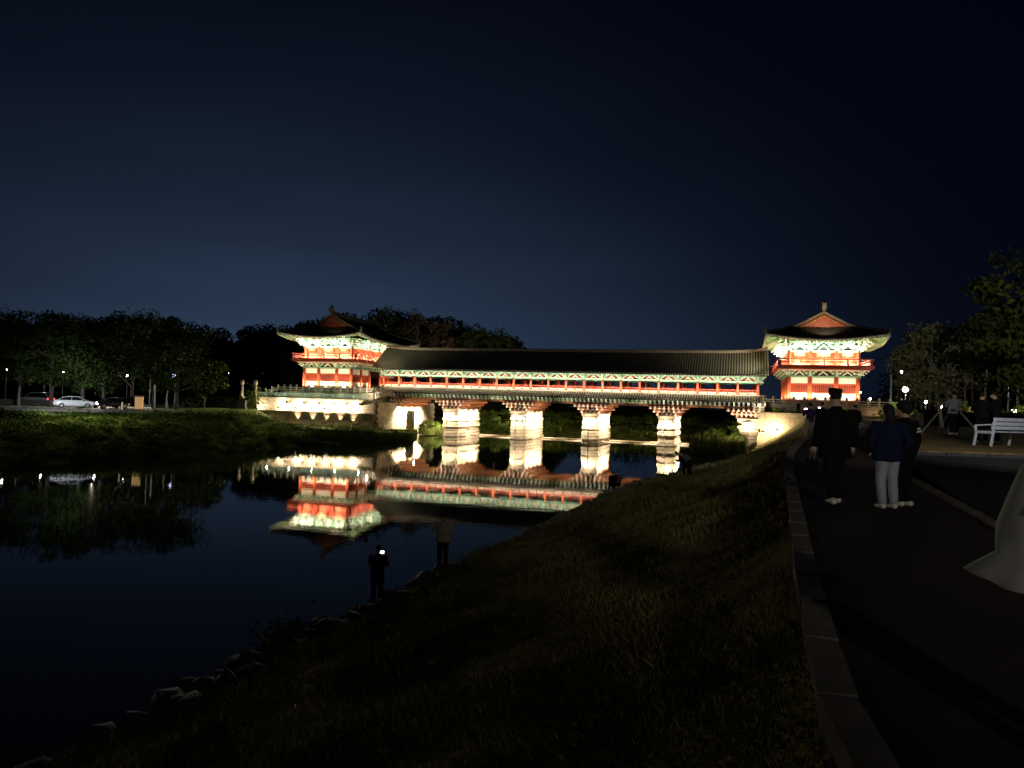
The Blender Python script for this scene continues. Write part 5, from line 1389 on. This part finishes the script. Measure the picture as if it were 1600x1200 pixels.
    for v in q.v:
        v = Vector(v); k = 1+(.10 if hair == 'curly' else .035)*noise.noise(v*(3.5 if hair == 'curly' else 2.2)+Vector((p.x, 0, 0)))
        if v.y > .2 and v.z < .15: k *= .82
        mb.v.append(tuple(c+M3@Vector((v.x*.086*big*k, v.y*.104*big*k, v.z*(.088 if hair != 'curly' else .1)*big*k))*s))
    mb.f = q.f; mb.mi = q.mi
    if hair == 'long': mb.tube([c+hu*.02*s-hf*.03*s, c-hu*.06*s-hf*.055*s, c-hu*.16*s-hf*.075*s, c-hu*.27*s-hf*.10*s], [(.07*s, .06*s), (.082*s, .055*s), (.078*s, .045*s), (.05*s, .02*s)], 12, up=tuple(hr_))
    if hair == 'short': mb.tube([c-hf*.02*s, c-hu*.07*s-hf*.035*s], [(.075*s, .07*s), (.06*s, .045*s)], 12, up=tuple(hr_))
    mb.build('hair' if hair != 'cap' else 'hair', HAIRM, t, True)
    if hair == 'cap':
        mb = MB(); mb.tube([hd+hu*.05*s-hf*.01*s, hd+hu*.075*s-hf*.01*s, hd+hu*.12*s-hf*.015*s, hd+hu*.145*s-hf*.02*s], [(.092*s, .11*s), (.096*s, .114*s), (.097*s, .112*s), (.085*s, .098*s)], 16, up=tuple(hr_)); mb.build('cap', K_BLK, t, True)
    if phone:
        c = (sh[-1][3]+sh[1][3])/2+Vector((0, .06, .03))*s; mb = MB(); mb.box(tuple(c), (.16*s, .01, .085*s), 0); mb.box(tuple(c-Vector((0, .007, 0))), (.15*s, .004, .075*s), 1)
        ph = mb.build('phone', [PHONE_BK, PHONE_ON]); ph.parent = None; ph.matrix_world = Matrix.LocRotScale(p, Matrix.Rotation(rz, 3, 'Z').to_euler(), None)
        tag(ph, 'lit phone held up by the '+phone, 'phone')
    return t, sh, j
def on_slope(px, d):
    # ground height of the near slope at image column px, distance d
    z = 3.0
    for _ in range(12):
        g = G(px, d, z); r = g.x*cs(TH)-g.y*sn(TH); tt = min(1, max(0, (kr(d)-r)/(kr(d)-er(d)))); z = slope_z(d, tt)
    return G(px, d, z)
AWAY = YAW
def path_p(px, d): return G(px, d, kz(d)+.005)
man, shm, jm = person('tall man in dark clothes and flat-topped cap walking away along the path', path_p(1303, 12.1), AWAY, 1.84, 0, ('down', 'down'), stride=.16, hem=.72, flare=1.12, hair='cap', broad=1.22, shoe=K_SHOE)
ha = shm[-1][3]; b = thing('carried_bag', 'dark slim bag hanging from the hand of the tall man on the path', 'bag', path_p(1303, 12.1), AWAY)
mb = MB(); mb.box((ha.x-.03, ha.y, ha.z-.30), (.10, .30, .36), taper=.85); mb.build('body', K_BLK, b); mb = MB(); mb.tube([(ha.x-.03, ha.y-.09, ha.z-.13), (ha.x-.01, ha.y-.05, ha.z-.02), (ha.x-.01, ha.y+.05, ha.z-.02), (ha.x-.03, ha.y+.09, ha.z-.13)], [.012]*4, 6); mb.build('handle', mat('bag_buckle', (.5, .5, .5), .3, metal=.8), b)
person('woman in navy jacket and pale jeans standing on the path with her back turned', path_p(1386, 11.75), AWAY+R(4), 1.63, 0, ('pocket', 'pocket'), top=K_NAVY, leg=K_JEAN, shoe=K_SHOE, hem=.82, flare=1.18, hair='long', broad=1.28)
pb, shb, _ = person('person with curly black hair and striped sleeve beside the woman in pale jeans', path_p(1411, 12.1), AWAY+R(22), 1.67, 0, ('pocket', 'down'), top=K_BLK, leg=K_BLK, shoe=K_SHOE, hem=.86, flare=1.1, hair='curly', broad=1.12, head_turn=.5)
mb = MB()
for k in (.30, .46): 
    a, b_ = shb[1][0].lerp(shb[1][1], k), shb[1][0].lerp(shb[1][1], k+.09); mb.tube([a, b_], [.083, .080], 12, cap=False)
mb.build('sleeve_stripe', K_STR, pb)
person('photographer in dark purple jacket with legs apart at the far end of the path', path_p(1265, 33), AWAY+R(8), 1.6, 0, ('phone', 'phone'), apart=.14, top=K_PUR, leg=K_TAN, hem=.86, hair='short', broad=1.15, phone='photographer in the purple jacket', detail=False)
person('photographer in black partly hidden behind the tall walking man', path_p(1284, 36), AWAY-R(5), 1.66, 0, ('phone', 'phone'), top=K_BLK, hem=.84, hair='short', phone='photographer hidden behind the tall man', detail=False)
person('person in dark clothes standing just right of the tall walking man near the tower', path_p(1336, 34), AWAY, 1.6, 0, ('down', 'down'), top=K_BLK, leg=K_BLK, hair='short', detail=False)
person('person in grey hooded sweatshirt and black trousers on the lawn by the staked tree', G(1490, 29.6, LZ(29.6)+.02), AWAY+R(-8), 1.72, 0, ('chest', 'chest'), stride=.02, top=K_GREY, leg=K_BLK, shoe=K_SHOE, hem=.86, flare=1.15, hair='short', broad=1.12)
person('left of two people in black standing close together behind the bench', G(1534, 24.2, LZ(24.2)+.01), AWAY+R(-30), 1.62, .08, ('chest', 'chest'), top=K_BLK, shoe=K_SHOE, hair='short', broad=1.2, head_turn=-.3)
person('right of two people in black standing close together behind the bench', G(1557, 24.0, LZ(24)+.01), AWAY+R(40), 1.66, .08, ('chest', 'chest'), top=K_BLK, shoe=K_SHOE, hair='long', broad=1.2, head_turn=.3)
person('man in pale jacket and dark trousers standing on the boulders at the water edge', G(691, 23.4, 1.22), AWAY+R(12), 1.7, .05, ('chest', 'chest'), top=K_WH, leg=cloth('dark_slacks', (.03, .035, .05)), hem=.84, flare=1.15, hair='short', broad=1.25)
person('dark figure at the water edge holding up a lit phone', G(588, 20.3, .86), AWAY+R(-4), 1.6, 0, ('phone', 'phone'), top=K_BLK, hair='short', broad=1.15, hem=.7, phone='dark figure at the water edge')
for px, d, lab, tp in ((957.5, 46.5, 'left of two people sitting close together on the river bank', K_BLK), (965.5, 47, 'right of two people sitting close together on the river bank', cloth('dusky_shirt', (.10, .06, .05)))):
    person(lab, on_slope(px, d)+Vector((0, 0, .05)), AWAY+R(10), 1.65, .12, ('knee', 'knee'), sit=True, top=tp, hair='short', detail=False)
person('stooping person in pale top and black trousers in front of the last pier', on_slope(1077, 41), AWAY+R(50), 1.68, 1.0, ('knee', 'knee'), apart=.05, top=cloth('faded_shirt', (.16, .15, .16)), leg=K_BLK, hair='short', detail=False, hem=.95)
person('dark person bending forward beside the stooping person on the bank', on_slope(1069, 41.6), AWAY+R(75), 1.66, .75, ('phone', 'chest'), top=K_BLK, leg=K_BLK, hair='short', detail=False, hem=.95)
g = on_slope(1067, 43); o = MB().ball((0, 0, 0), .10, 8, 8, sq=(.8, .8, 1.9)).build('phone_flash', mat('phone_flash_glow', (.8, .8, .9), .3, emit=(.9, .93, 1), estr=30), smooth=True, loc=(g.x, g.y, g.z+.95)); tag(o, 'small bright phone flash held before the stooping people', 'phone light')  # glowing ball shaped as the bright blob of a phone flash
point((g.x, g.y, g.z+1.15), 12, COOL, .05)
for i, (X, dx, lab) in enumerate(((-79.6, 0, 'left of two visitors on the left terrace walkway'), (-78.2, 0, 'right of two visitors on the left terrace walkway'))):
    person(lab, Vector((X, 118.0, 6.06)), math.pi, 1.6, 0, ('down', 'chest'), top=K_BLK if i == 0 else cloth('ochre_top', (.25, .17, .1)), hair='short', detail=False)
person('visitor standing small and dark on the right terrace in front of the tower', Vector((8.1, 117.6, 6.15)), math.pi, 1.6, 0, ('down', 'down'), top=K_BLK, hair='short', detail=False)
# passer-by in a long grey coat, mostly outside the right edge of the picture
person('passer-by in long grey coat at the right edge', RD(2.62, 3.45, 4.79), AWAY+R(8), 1.78, 0, ('pocket', 'pocket'), stride=.13, top=K_COAT, leg=K_BLK, shoe=K_SHOE, hem=.84, flare=2.4, hair='short', broad=1.12)
